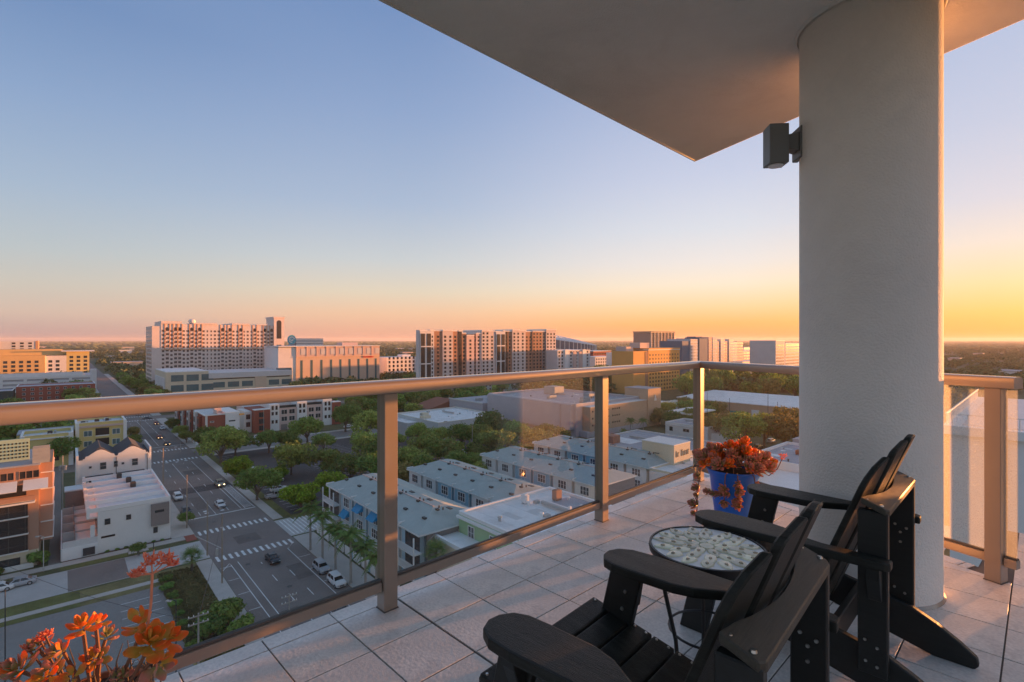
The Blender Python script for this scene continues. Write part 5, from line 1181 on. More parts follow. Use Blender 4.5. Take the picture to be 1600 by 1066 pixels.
sheet('driveway', rect(74, 116, 60.5, 65.8), .014, 'sidewalk'); sheet('driveway', rect(74, 116, 81.5, 89.8), .014, 'sidewalk'); sheet('driveway', rect(74, 116, 105.5, 112.8), .014, 'sidewalk'); sheet('driveway', rect(20, 74, 41.2, 150), .012, 'sidewalk')
# fence along the sidewalk
t = thing('garden_fence', 'white panel fence with blue gates along the palm lined sidewalk', 'fence', S(95, 41.5, 0))
a = 76.
k = 0
while a < 111:
    boxpart('fence_panel', 'white', t, (a+.25,a+2.7,41.5,41.62,.05,1.75)); boxpart('post', 'white', t, (a-.15,a+.2,41.4,41.75,0,2.0))
    if k % 2 == 0: boxpart('gate', 'blue_wall', t, (a+2.72,a+3.5,41.5,41.6,.05,1.8))
    a += 3.7; k += 1
# ---- green building with the white roof
t = bld('apartment_building', 'green walled building with broad white flat roof and roof units just below the railing', 'building', 64, 64)
fr = [(75.0,53.2),(76.0,76.5),(60.5,76.5),(42,76.5),(42,53.2)]
hollow(t, 44, 75.2, 53.2, 76.3, 11.3, 'green_wall', 'white_roof', .5, .4, coping='white', pcol='white')
for m in (71.5, 65.5, 59.5, 53.5):
    win_b(t, 53.2, m-.9, m+.9, 7.4, 9.6, 'white', 'window', (2,2), .12); win_b(t, 53.2, m-.9, m+.9, 4.0, 6.2, 'white', 'window', (2,2), .12); win_b(t, 53.2, m-.9, m+.9, .9, 2.9, 'white', 'window', (2,2), .12)
boxpart('cornice', 'white', t, (43.8,75.4,52.7,53.19,10.3,10.7)); boxpart('membrane_patch', 'grey_roof', t, (61,69,70.5,75.8,10.865,10.90))
boxpart('low_wing', 'cream', t, (62,80.5,48.5,53.19,0,7.6)); boxpart('wing_floor', 'white_roof', t, (62.3,80.2,48.8,53.18,7.61,7.65)); boxpart('wing_coping', 'white', t, (62,80.6,48.3,48.79,7.61,8.3), (80.21,80.7,48.8,53.18,7.61,8.3)); boxpart('wing_unit', 'metal_dark', t, (77.5,78.6,51.6,52.7,7.66,8.5))
boxpart('wing_wall', 'cream', t, (75.3,80.2,53.3,58,0,8.0))
rooftop(t, [(71.6,66,10.87,1.1,1.1,1.7)], 'white_roof'); rooftop(t, [(69.0,72,10.87,1.2,1.5,2.0)], 'brown_orange'); rooftop(t, [(62,68,10.87,.5,.5,1.3),(60.5,69.5,10.87,.6,.5,1.6)], 'white_roof')
# ---- beige bakery block with sign tower
t = bld('commercial_building', 'beige flat roofed shop building with square sign block on its roof beyond second post', 'building', 76, 130)
hollow(t, 60, 75.9, 113.5, 150, 9.0, 'cream', 'white_roof', .5, .4, coping='white')
for q in (116.5, 123.5, 131, 138): 
    for z in (2.2, 5.6): win_a(t, 60, q, q+2.2, z, z+1.8, 'white', 'window', (2,2), .12)
    win_b(t, 113.5, 64, 66, 2.2, 4.0) if q == 116.5 else None
boxpart('side_bay', 'light_grey', t, (60.5,75.5,112.9,113.49,0,8.4)); 
for z in (2.2,5.6): win_b(t, 112.9, 66, 68.2, z, z+1.8, 'white', 'window', (2,2), .12)
sb = boxpart('sign_block', 'cream', t, (74.0,84,122.0,130.2,8.56,13.8)); boxpart('sign_cap', 'white', sb, (73.9,84.1,121.9,130.3,13.81,14.0))
mb = MB(); q = 123.0
for k in range(8):
    hh = (1.6,1.2,.0,1.7,1.3,1.3,1.3,1.4)[k]
    if hh: mb.sbox(73.9,73.99,q,q+.22,10.6,10.6+hh); mb.sbox(73.9,73.99,q+.221,q+.62,10.6+(hh-.22 if k % 2 else .1),10.6+(hh if k % 2 else .32))
    q += .85
mb.build('sign_lettering', M['sign_dark'], sb)
t = bld('commercial_building', 'wide grey flat roof with skylight hump between the mauve building and white house', 'building', 105, 150)
hollow(t, 84.2, 118, 130.5, 168, 7.0, 'light_grey', 'grey_roof', .4, .4); boxpart('roof_hump', 'brown_orange', t, (108,112,140,144,6.7,9.2)); boxpart('pale_patch', 'white_roof', t, (104,114,144.2,152,6.665,6.70)); rooftop(t, [(94,150,6.67,2,2,1),(99,137,6.67,1.5,1.5,.8)])
t = bld('commercial_building', 'white walled building with parapeted grey roof left of the round column', 'building', 50, 175)
hollow(t, 30, 69, 152.5, 184, 7.5, 'white', 'grey_roof', .8, .4, coping='white'); boxpart('upper_roof', 'grey_roof', t, (44,68,186,205,0,8.5)); boxpart('upper_coping', 'white', t, (43.8,44.3,186,205,8.51,9)); rooftop(t, [(60,170,6.77,2,2,1.3),(52,176,6.77,1.5,1.5,1.1)], 'red_roof'); boxpart('white_annex', 'white', t, (33,60,128,152.3,0,5.2))
# ---- white house and peach mural warehouse
t = bld('house', 'small white flat roofed house with dark windows left of the corner railing post', 'house', 115, 205)
hollow(t, 104.5, 124, 197.5, 213, 6.2, 'white', 'grey_roof', .4, .3, coping='white')
for m in (121.2,): win_b(t, 197.5, m-.9, m+.9, 2.6, 4.6, 'light_grey', 'window', (1,1))
win_b(t, 197.5, 112.6, 115.6, 3.0, 4.4, 'light_grey', 'window_dark', (2,1)); win_b(t, 197.5, 106, 107.6, 2.6, 4.6, 'light_grey', 'window'); boxpart('cornice', 'light_grey', t, (104.4,124.1,197.2,197.49,5.0,5.2)); boxpart('porch', 'white', t, (97,104.4,200,212,0,3.6)); win_a(t, 104.5, 203, 204.6, 3.9, 5.6, 'light_grey', 'window')
t = bld('warehouse', 'long peach warehouse with pale corrugated roof and painted murals near the corner post', 'building', 130, 290)
boxpart('wall', 'peach', t, (96,166,277.5,322,0,7.2)); mb = MB(); mb.hexa([S(95.5,277,7.21),S(95.5,322.5,7.21),S(166.5,322.5,7.21),S(166.5,277,7.21),S(95.5,277,7.6),S(95.5,322.5,9),S(166.5,322.5,9),S(166.5,277,7.6)]); mb.build('roof', M['white_roof'], t)
for q0, q1, z0, z1, m in ((141,148,.3,4.2,'mural_mix'),(125,134,.5,2.9,'mural_teal'),(118,122,.3,4.5,'white'),(102.5,107,1.5,6,'mural_blue')): boxpart('mural', m, t, (q0,q1,277.38,277.49,z0,z1))
for q in (136,108.5,100): boxpart('wall_vent', 'metal_dark', t, (q,q+2,276.9,277.49,4.6,6))
for k in range(11): boxpart('roof_rib', 'fascia', t, (99+k*6,99.3+k*6,277.2,279,7.62,7.75))
t = bld('canopy', 'white flat canopy on a tall pole right of the mauve building', 'canopy', 130, 232)
boxpart('roof', 'white', t, (126,140,222,246,6.4,6.9)); boxpart('post', 'pole_pale', t, (128,128.4,224,224.4,0,6.39)); boxpart('post', 'pole_pale', t, (138,138.4,242,242.4,0,6.39))
t = bld('low_building', 'white low building with tooth shaped canopy right behind the mauve building', 'building', 165, 262); boxpart('wall', 'white', t, (160,172,252,266,0,6)); 
for k in range(4): boxpart('tooth', 'white', t, (158,159.9,252.4+k*3.4,254+k*3.4,0,7.5))
# ---- neighbour tower at lower right
c = Vector((51.3, 60.0, 0)); e1 = Vector((ux, uy, 0)); e2 = Vector((uy, -ux, 0))
t = thing('neighbour_tower', 'pale neighbouring tower with railed roof seen through dusty glass at far right', 'building', tuple(c+e1*12+e2*10))
def nb(p0, p1, q0, q1, z0, z1):
    f = lambda p, q, z: tuple(c+e1*p+e2*q+Vector((0,0,z)))
    return [f(p0,q0,z0),f(p0,q1,z0),f(p1,q1,z0),f(p1,q0,z0),f(p0,q0,z1),f(p0,q1,z1),f(p1,q1,z1),f(p1,q0,z1)]
def nbp(nm, m, *bx):
    mb = MB(); [mb.hexa(nb(*q)) for q in bx]; return mb.build(nm, M[m], t)
nbp('wall', 'white', (0,42,0,40,0,31)); nbp('cornice', 'white', (-.6,42.6,-.6,40.6,31.01,32.0)); nbp('roof', 'light_grey', (1,41,1,39,32.01,32.1))
mb = MB()
for k in range(30): mb.hexa(nb(.3+k*1.4,.4+k*1.4,-.35,-.25,32.02,33.3))
mb.hexa(nb(-.3,42,-.38,-.22,33.31,33.42)); mb.hexa(nb(-.38,-.22,-.2,40,33.31,33.42))
for k in range(28): mb.hexa(nb(-.35,-.25,.2+k*1.4,.3+k*1.4,32.02,33.3))
mb.build('roof_railing', M['white'], t)
for k in range(8):
    for j in range(5): w = nbp('window', 'fascia', (-.12,.05,7+j*6.4,11.5+j*6.4,2.2+k*3.6,4.6+k*3.6)); 
    nbp('glazing_band', 'window_teal', (-.2,-.13,7.2,38,2.3+k*3.6,4.5+k*3.6))
for k in range(9): nbp('balcony_slab', 'offwhite', (-1.4,-.21,9.5,39,1.6+k*3.4,1.85+k*3.4))
# ================================================================ VEGETATION
FOOT = []
for o in list(COL.objects):
    if o.type == 'MESH' and o.name.split('.')[0] in ('wall','bay','podium','base_wall','unit_wall','low_wing','left_wing','stair_wall','roof_block','side_wall','deck','annex','upper_roof','front_wall') and o.parent:
        p = o.parent.location; pts = [(v.co.x+p.x, v.co.y+p.y) for v in o.data.vertices]
        A = [rx*x+ry*y for x, y in pts]; Bq = [px_*x+py_*y for x, y in pts]; FOOT.append((min(A), max(A), min(Bq), max(Bq)))
def free(a, b, m=3.0):
    if 17-m*.5 < b < 41+m*.3 and a < 1500: return False
    for q in ((112,128),(213,231),(329,343)):
        if q[0] < a < q[1]: return False
    return not any(f[0]-m < a < f[1]+m and f[2]-m < b < f[3]+m for f in FOOT)
def crown_mesh(seed, rad, h0, h1, n, leaf, m, lobes=9, open_=.55):
    g = np.random.default_rng(seed); cz = (h0+h1)/2; hz = (h1-h0)/2
    lc = []
    for i in range(lobes):
        a = 2*math.pi*i/lobes*1.618*2+g.uniform(-.4,.4); r_ = rad*g.uniform(.25,.68); z = cz+hz*g.uniform(-.5,.6)
        lc.append((r_*math.cos(a), r_*math.sin(a), z, rad*g.uniform(.30,.48)))
    lc.append((0,0,cz+hz*.45,rad*.5)); lc = np.array(lc)
    w = lc[:,3]**2; idx = g.choice(len(lc), n, p=w/w.sum())
    d = g.normal(size=(n,3)); d /= np.linalg.norm(d, axis=1)[:,None]; rr = g.uniform(open_, 1.0, n)**.6
    c = lc[idx,:3] + d*(lc[idx,3]*rr)[:,None]*np.array([1,1,hz/rad*1.15])
    c += g.normal(scale=rad*.035, size=(n,3))
    nrm = d*.8 + g.normal(size=(n,3))*.55 + np.array([0,0,.35]); nrm /= np.linalg.norm(nrm, axis=1)[:,None]
    t1 = np.cross(nrm, g.normal(size=(n,3))); t1 /= np.linalg.norm(t1, axis=1)[:,None]; t2 = np.cross(nrm, t1)
    s = leaf*g.uniform(.6,1.35,n)[:,None]; k = g.uniform(.45,.8,n)[:,None]
    v = np.stack([c-t1*s, c-t2*s*k, c+t1*s, c+t2*s*k], 1).reshape(-1,3); f = np.arange(n*4).reshape(-1,4)
    return np_mesh('crown', v, f, M[m]), lc
def trunk_mesh(seed, lc, h0, r0):
    g = random.Random(seed); mb = MB(); fork = h0*.75
    mb.tube([(0,0,0),(g.uniform(-.1,.1),g.uniform(-.1,.1),fork*.5),(0,0,fork)], [r0*1.25,r0,r0*.85], 8)
    for x, y, z, r_ in lc[:7]:
        mb.tube([(0,0,fork*.93),(x*.35,y*.35,fork+(z-fork)*.5),(x*.85,y*.85,z)], [r0*.6,r0*.38,r0*.12], 5)
    return mb.mesh('trunk', M['trunk'])
KINDS = {}
def kind(nm, specs):
    KINDS[nm] = []
    for sd, rad, h0, h1, n, leaf, m, r0 in specs:
        cm, lc = crown_mesh(sd, rad, h0, h1, n, leaf, m); KINDS[nm].append((cm, trunk_mesh(sd, lc, h0, r0), rad))
kind('oak', [(1,6,2.2,9,3600,.34,'leaf_a',.32),(2,6,2.0,8.4,3600,.34,'leaf_b',.30),(3,5.5,2.2,8.8,3200,.33,'leaf_a',.30),(4,6.3,2.4,9.2,3600,.34,'leaf_b',.33)])
kind('lot', [(11,5.2,2.2,7.4,3000,.30,'leaf_b',.2),(12,5,2.2,7.0,2800,.30,'leaf_b',.2),(13,5.5,2.1,7.6,3000,.30,'leaf_a',.2)])
kind('bright', [(21,5,1.2,6.6,3600,.32,'leaf_bright',.22),(22,5,1.0,6.2,3600,.32,'leaf_bright',.22)])
kind('warm', [(31,5.8,2,8.6,2800,.34,'leaf_c',.3),(32,5.6,2,8.2,2800,.34,'leaf_c',.3)])
kind('far', [(41,6,1.0,9,900,.62,'leaf_a',.3),(42,6,.8,8.5,900,.62,'leaf_b',.3),(43,6.3,1.0,9.5,900,.65,'leaf_a',.3),(44,6,.8,8.4,900,.62,'leaf_c',.3)])
kind('shrub', [(51,2.0,.1,2.6,1400,.22,'leaf_a',.08),(52,2.0,.1,2.3,1400,.22,'leaf_a',.08)])
def tree(a, b, r_, kd, label, group=None, name='tree', cat='tree', hs=1.0):
    cm, tm, rad = random.choice(KINDS[kd]); s = r_/rad
    t = thing(name, label, cat, S(a,b,0), random.uniform(0,6.28), group); t.scale = (s, s, s*hs)
    link('crown', cm, t); link('trunk', tm, t); return t
def tpx(px, py, r_, kd, label, **k): a, b = G(px, py); return tree(a, b, r_*(1.18 if kd in ('lot','oak','warm') and r_ > 4 else 1), kd, label, **k)
EXP = [
 (345,724,7.0,'oak','large spreading green tree at the corner of parking lot and side street'),(322,707,5.5,'oak','dark green tree hiding the foot of the brick town house corner'),(368,712,5.0,'oak','dark tree under the white end wall of the brick town house'),
 (372,748,5.2,'bright','light green tree beside the white van behind the street sidewalk'),(402,782,5.0,'oak','bushy tree over the silver cars beside the sidewalk'),(436,752,3.4,'bright','small young tree among the white vans in the lot'),
 (470,796,5.0,'bright','bright green dense tree left of the pale blue town house roof'),(515,782,5.4,'bright','bright green broad tree behind the pale blue town house roof corner'),
 (455,742,6.0,'lot','pale green tree above the striped bays nearest the street'),(505,744,5.0,'lot','thin pale tree in the middle row of striped bays'),(548,757,5.4,'lot','loose green tree in the lot left of the first railing post'),(583,760,5.0,'oak','dark round tree close left of the first railing post'),
 (570,718,6.0,'lot','wide green tree deep in the lot beside the first railing post'),(574,688,7.0,'oak','tall tree on the far edge of the lot beside the railing post'),(540,675,6.6,'oak','full green tree before the pink town houses'),(480,692,6.0,'oak','dark green tree before the white town house doors'),
 (420,708,4.6,'oak','tree at the far corner of the lot beside the grey side street'),(506,708,4.4,'lot','thin greyish tree at the far row of the lot'),(448,706,4.2,'oak','dark tree before the brick bay of the pink town houses'),
 (640,738,5.0,'lot','olive tree just right of the first railing post'),(668,722,5.6,'lot','olive tree in the lot below the flat white store'),(634,768,4.6,'warm','yellowish tree touching the right side of the first post'),(700,732,6.0,'lot','broad pale tree over the dark bays'),(722,704,5.4,'oak','dark green tree at the corner of the white store'),
 (770,693,7.0,'oak','tall dark tree between the white store and the mauve building'),(765,724,6.8,'lot','broad light green tree with visible trunk amid the lot'),(802,706,6.2,'oak','green tree under the left end of the mauve wall'),(840,713,5.8,'warm','bronze green tree under the mauve wall above the third blue roof'),(872,703,5.0,'warm','bronze tree beside the mauve buttress'),
 (742,702,5.6,'oak','round dark tree hiding the side of the white store'),(655,694,5.0,'oak','dark tree at the left corner of the white store'),(690,698,4.6,'lot','pale tree before the side of the white store'),(815,728,4.4,'lot','small tree behind the second blue roof ridge'),(735,745,4.4,'lot','small tree left of the third blue town house row'),
 (1078,668,5.6,'oak','dark tree behind the corner post and white house'),(1122,688,6.4,'warm','bronze green tree over the white mural wall'),(1158,703,8.0,'oak','broad tree with forked trunk above the blue pot'),(1194,697,7.4,'oak','green tree in the middle of the mural lot'),(1226,702,7.8,'warm','leafy bronze tree nearest the round column'),(1242,680,7,'warm','bronze tree half hidden by the round column'),
 (1022,664,5.0,'oak','green tree before the canopy right of the mauve building'),(1050,668,4.6,'oak','small green tree behind the white house'),(1040,655,5.2,'oak','tree behind the canopy post'),
 (100,727,5.6,'oak','green tree between the salmon block and gabled town houses'),(72,722,5.4,'oak','tree behind the salmon block roof screen'),(118,705,4.5,'oak','low green tree before the yellow apartments'),(12,705,8.0,'oak','large dark tree at the left edge behind the salmon block'),(18,672,8,'oak','dark tree at the left edge under the railing'),
 (205,703,3.8,'oak','slender street tree left of the roadway beside yellow apartments'),(208,686,3.6,'warm','small sunlit street tree by the yellow apartment corner'),(281,684,3.6,'oak','street tree on the right sidewalk before brick terraces'),(291,692,3.6,'oak','street tree nearest the second crosswalk on the right'),(270,672,3.6,'oak','street tree on right sidewalk farthest up the street'),
 (236,790,2.4,'oak','small tree beside the corner of white flat town houses'),(216,868,1.6,'oak','thin sapling on the lawn before the white town houses'),(292,822,2.0,'oak','small dark street tree by the black parked car')]
for px, py, r_, kd, lb in EXP: tpx(px, py, r_, kd, lb)
NT = 0
def scatter(n, a0, a1, b0, b1, rr, kinds, label, group, m=3.5, mind=7.5, hs=1.0):
    global NT
    pts = []; tries = 0
    while len(pts) < n and tries < n*40:
        tries += 1; a = random.uniform(a0,a1); b = random.uniform(b0,b1)
        if not free(a, b, m) or any((a-p)**2+(b-q)**2 < mind**2 for p, q in pts): continue
        pts.append((a,b)); tree(a, b, random.uniform(*rr), random.choice(kinds), label, group, hs=hs); NT += 1
scatter(30, 244, 330, -110, 12, (4.5,7.5), ['far'], 'green tree in the leafy blocks behind the yellow apartments', 'trees behind the yellow apartments')
scatter(24, 345, 560, 2, 17, (4,6), ['far'], 'green tree on the left side of the far street', 'trees left of the far street', .5, 6)
scatter(26, 345, 640, 42, 58, (4.5,7), ['far'], 'green tree on the right side of the far street', 'trees right of the far street', .5, 6)
scatter(26, 240, 330, 105, 200, (5,7.5), ['far'], 'dark green tree between the store and the pink town houses', 'trees behind the white store')
scatter(24, 190, 330, 200, 300, (5,7.5), ['far'], 'green tree behind the mauve building', 'trees behind the mauve building')
scatter(56, 60, 330, 328, 520, (6,9), ['far'], 'olive tree in the wood behind the peach warehouse', 'trees behind the peach warehouse', 4, 8, hs=1.4)
scatter(22, 40, 180, 216, 272, (4.5,6.5), ['far','warm'], 'bronze green tree in front of the peach warehouse', 'trees before the peach warehouse')
scatter(20, 345, 420, 130, 420, (5,8), ['far'], 'green tree at the foot of the far towers', 'trees at the foot of the towers')
for px, py in ((598,728),(600,745),(655,745),(675,702),(712,745),(660,760),(745,730),(785,735),(790,690),(690,762),(752,760),(850,690),(615,705)):
    a_, b_ = G(px, py); EXTRA_ = tree(a_, b_, random.uniform(4.6,6.2), random.choice(['lot','oak','lot']), 'green shade tree among the dark parking bays', 'shade trees among the parking bays')
# low roofs scattered through the far wood
for k in range(34):
    Z = random.uniform(520, 2300); X = Z*math.tan(R(random.choice([random.uniform(-43,-36), random.uniform(-18,-9), random.uniform(6,34), random.uniform(38,46)]))); a, b = rx*X+ry*Z, px_*X+py_*Z
    if not free(a, b, 8): continue
    w_, d_, h_ = random.uniform(14,45), random.uniform(10,22), random.uniform(6,13); t = bld('low_building', 'low pale roofed building in the far wood', 'building', a, b, 'low buildings scattered through the far wood')
    boxpart('wall', random.choice(['offwhite','light_grey','sand','pink']), t, (a,a+d_,b-w_/2,b+w_/2,0,h_)); boxpart('roof', random.choice(['white_roof','white_roof','grey_roof']), t, (a-.4,a+d_+.4,b-w_/2-.4,b+w_/2+.4,h_+.01,h_+.7)); FOOT.append((a,a+d_,b-w_/2,b+w_/2))
# far wood, uncountable: leafy crowns first, plain crowns toward the horizon
def wood_points(n, z0, z1, seed):
    g = np.random.default_rng(seed); Z = z0*(z1/z0)**g.uniform(0,1,n); an = g.uniform(R(-50), R(52), n); out = []
    for i in range(n):
        X = Z[i]*math.tan(an[i]); a = rx*X+ry*Z[i]; b = px_*X+py_*Z[i]
        if Z[i] < 900 and not free(a, b, 5): continue
        if abs(b-29) < 13 and a < 1700: continue
        out.append((X, Z[i]))
    return out, g
def leafy_wood(n, z0, z1, k):
    P, g = wood_points(n, z0, z1, 31); P = np.array(P); n = len(P); d = g.normal(size=(n,k,3)); d /= np.linalg.norm(d, axis=2)[:,:,None]; d[:,:,2] = np.abs(d[:,:,2])*1.0-.15
    s = g.uniform(4.2,7.2,n)*(np.maximum(1,P[:,1]/800)**.5); h = g.uniform(8,13,n)
    c = d*(g.uniform(.7,1.05,(n,k))*1.0)[:,:,None]*np.stack([s,s,h*.55],1)[:,None,:]+np.stack([P[:,0],P[:,1],h*.42],1)[:,None,:]
    c = c.reshape(-1,3); nr = d.reshape(-1,3)*.7+g.normal(size=(n*k,3))*.6+np.array([0,0,.3]); nr /= np.linalg.norm(nr,axis=1)[:,None]
    t1 = np.cross(nr, g.normal(size=(n*k,3))); t1 /= np.linalg.norm(t1,axis=1)[:,None]; t2 = np.cross(nr,t1); sz = (np.repeat(s,k)*g.uniform(.16,.34,n*k))[:,None]
    v = np.stack([c-t1*sz,c-t2*sz*.7,c+t1*sz,c+t2*sz*.7],1).reshape(-1,3)
    return link('wood', np_mesh('wood', v, np.arange(len(v)).reshape(-1,4), M['forest']), kind='stuff')
tag(leafy_wood(7500, 400, 2200, 62), 'wood of dark green tree crowns filling the ground beyond the towers', 'trees')
def plain_wood(n, z0, z1):
    ico = bmesh.new(); bmesh.ops.create_icosphere(ico, subdivisions=1, radius=1); iv = np.array([v.co[:] for v in ico.verts]); fi = np.array([[v.index for v in f.verts] for f in ico.faces]); ico.free()
    P, g = wood_points(n, z0, z1, 77); V = []; F = []; off = 0
    for X, Z in P:
        s = g.uniform(6,10)*(Z/900)**.7; h = g.uniform(8,14); V.append(iv*(1+g.normal(scale=.15,size=(len(iv),1)))*np.array([s,s,h*.55])+np.array([X,Z,h*.5])); F.append(fi+off); off += len(iv)
    return link('wood', np_mesh('wood', np.concatenate(V), np.concatenate(F), M['forest']), kind='stuff')
tag(plain_wood(9000, 2000, 12000), 'faint far wood along the horizon', 'trees')
# palms
def frond(L, droop, m2, az, el, w=.42, n=7):
    pts = []
    for i in range(n):
        u_ = i/(n-1); r_ = L*u_; pts.append((r_*math.cos(el)*(1-.12*u_*u_), L*u_*math.sin(el)-droop*u_*u_*L))
    vs = []; fs = []
    for i, (r_, z) in enumerate(pts):
        u_ = i/(n-1); ww = w*math.sin(math.pi*min(.97, u_*.85+.12))
        c, s = math.cos(az), math.sin(az)
        for sd in (-1, 0, 1): vs.append((r_*c-sd*ww*s, r_*s+sd*ww*c, z-abs(sd)*ww*.55))
    for i in range(n-1):
        for q in (0, 1): fs.append((i*3+q, i*3+q+1, (i+1)*3+q+1, (i+1)*3+q))
    m2.add(vs, fs)
def feather(L, droop, mb, az, el):
    n = 16; c, s = math.cos(az), math.sin(az)
    for i in range(1, n):
        u_ = i/(n-1); r_ = L*u_*math.cos(el); z = L*u_*math.sin(el)-droop*u_*u_*L; ll = .78*math.sin(math.pi*min(.96, u_*.8+.18))
        for sd in (-1, 1):
            p0 = Vector((r_*c, r_*s, z)); d = Vector((c*.55-sd*s, s*.55+sd*c, -.55)).normalized()*ll; wv = Vector((c, s, -.2))*.12
            mb.add([tuple(p0-wv), tuple(p0+wv), tuple(p0+d+wv*.3), tuple(p0+d-wv*.3)], [(0,1,2,3)])
    mb.tube([(0,0,0),(L*.5*math.cos(el)*c, L*.5*math.cos(el)*s, L*.5*math.sin(el)-droop*.25*L),(L*math.cos(el)*c, L*math.cos(el)*s, L*math.sin(el)-droop*L)], [.05,.035,.01], 4, False)
pal = []
for sd in range(3):
    g = random.Random(sd); mb = MB()
    for k in range(26): feather(g.uniform(2.9,3.6), g.uniform(.35,.75), mb, k*2.4+g.uniform(-.2,.2), R(72-95*k/25+g.uniform(-6,6)))
    pal.append(mb.mesh('frond_crown', M['palm_leaf']))
ptm = MB().tube([(0,0,0),(0,0,.5),(0,0,3),(0,0,6.4),(0,0,7.0)], [.26,.21,.22,.17,.14], 10).mesh('trunk', M['palm_trunk'], smooth=True); csm = MB().tube([(0,0,7.0),(0,0,7.7),(0,0,8.3)], [.15,.14,.08], 8).mesh('crownshaft', M['leaf_bright'], smooth=True)
def palm(px, py, label, sc=1.0, group=None):
    a, b = G(px, py); t = thing('palm_tree', label, 'palm tree', S(a,b,.1), random.uniform(0,6), group); t.scale = (sc,)*3
    link('trunk', ptm, t); link('crownshaft', csm, t); link('frond_crown', random.choice(pal), t, (0,0,8.2)); return t
for (px, py, w) in ((485,860,'farthest royal palm on the right sidewalk beside the striped driveway'),(504,875,'royal palm rising behind the silver parked car'),(524,893,'royal palm rising behind the white parked car roof'),(548,912,'royal palm just past the white parked car'),(571,926,'royal palm close left of the first railing post'),(588,946,'royal palm partly behind the first railing post')): palm(px, py, w, random.uniform(.93,1.05))
palm(140,704,'palm before the left half of the yellow apartment block',1.15); palm(174,702,'palm before the right half of the yellow apartment block',1.2); palm(985,686,'palm before the sunlit-toned wall of the mauve building',.95); palm(1005,684,'palm beside the right corner of the mauve building',.9); palm(974,692,'short palm beside the second railing post',.62)
def fan(mb, az, el, L, g):
    c, s = math.cos(az), math.sin(az); hub = Vector((math.cos(el)*c, math.cos(el)*s, math.sin(el)))*L*.5
    mb.tube([(0,0,0), tuple(hub)], [.03,.02], 4, False); fw = hub.normalized(); sd = Vector((-s,c,0)); up = fw.cross(sd)
    for k in range(13):
        q = R(-105+210*k/12); d = (fw*math.cos(q)+sd*math.sin(q)+Vector((0,0,-.25))).normalized()*L*.55*(1-.2*abs(q)/2); w = sd*math.cos(q)*.05-fw*math.sin(q)*.05
        mb.add([tuple(hub-w*.4), tuple(hub+w*.4), tuple(hub+d*.7+w), tuple(hub+d), tuple(hub+d*.7-w)], [(0,1,2,3,4)])
fanm = []
for sd in range(2):
    g = random.Random(sd+50); mb = MB()
    for k in range(26): fan(mb, k*2.4, R(75-95*k/25+g.uniform(-8,8)), g.uniform(1.9,2.4), g)
    fanm.append(mb.mesh('frond_crown', M['palm_leaf']))
def sabal(a, b, z, h, label, sc=1.0):
    t = thing('palm_tree', label, 'palm tree', S(a,b,z), random.uniform(0,6)); t.scale = (sc,)*3
    link('trunk', MB().tube([(0,0,0),(0,0,h)], [.24,.19], 8).mesh('trunk', M['trunk']), t); link('frond_crown', random.choice(fanm), t, (0,0,h)); return t
a, b = G(300, 893); sabal(a, b, 0, 2.6, 'cabbage palm at the corner of the dry lot by the crosswalk')
a, b = G(681, 862, 7.0); sabal(a, b, 0, 6.6, 'cabbage palm beside the cream wing of the green building', 1.05); 
for px, py, r_, lb in ((345,985,3.0,'large dark bush on the dry lot beside the sidewalk'),(362,965,2.4,'dark bush at the sidewalk edge of the dry lot'),(330,1000,2.6,'bush around the foot of the white tipped utility pole'),(375,1000,2.4,'bush below the railing beside the curb')):
    tpx(px, py, r_, 'shrub', lb, name='bush', cat='bush')
for k in range(7): tree(129.2, -33+k*4.0, 1.35, 'shrub', 'clipped green hedge bush along the base of the salmon block', 'hedge bushes below the salmon block', 'bush', 'bush', .8)
tree(129.8, -3.6, 2.0, 'shrub', 'tall green bush at the corner of the salmon block', None, 'bush', 'bush', 1.0)
for k in range(8): tree(81+k*3.6, 13.2+random.uniform(-.3,.3), random.uniform(.8,1.3), 'shrub', 'scrubby yellow green bush between parking bays and dry lot', 'scrub bushes along the parking bays', 'bush', 'bush', .7)
# grass tufts of the dry lot and the verges
def tufts(n, rects, name, label):
    g = np.random.default_rng(5); V = []
    for i in range(n):
        a0_, a1_, b0_, b1_ = rects[i % len(rects)]; a = g.uniform(a0_,a1_); b = g.uniform(b0_,b1_); x, y, _ = S(a,b); q = g.uniform(0,3.14); h = g.uniform(.1,.45); w = g.uniform(.12,.35); dx, dy = math.cos(q)*w, math.sin(q)*w
        V += [(x-dx,y-dy,.0),(x+dx,y+dy,.0),(x+dx*.6+g.uniform(-.1,.1),y+dy*.6,h),(x-dx*.6,y-dy*.6+g.uniform(-.1,.1),h)]
    o = link(name, np_mesh(name, np.array(V), np.arange(n*4).reshape(-1,4), M['dry_grass']), kind='stuff'); return tag(o, label, 'grass')
tufts(9000, [(62,110,12.8,18.5),(80,110,12.6,14.5)], 'dry_grass', 'rough dry grass over the vacant corner lot')

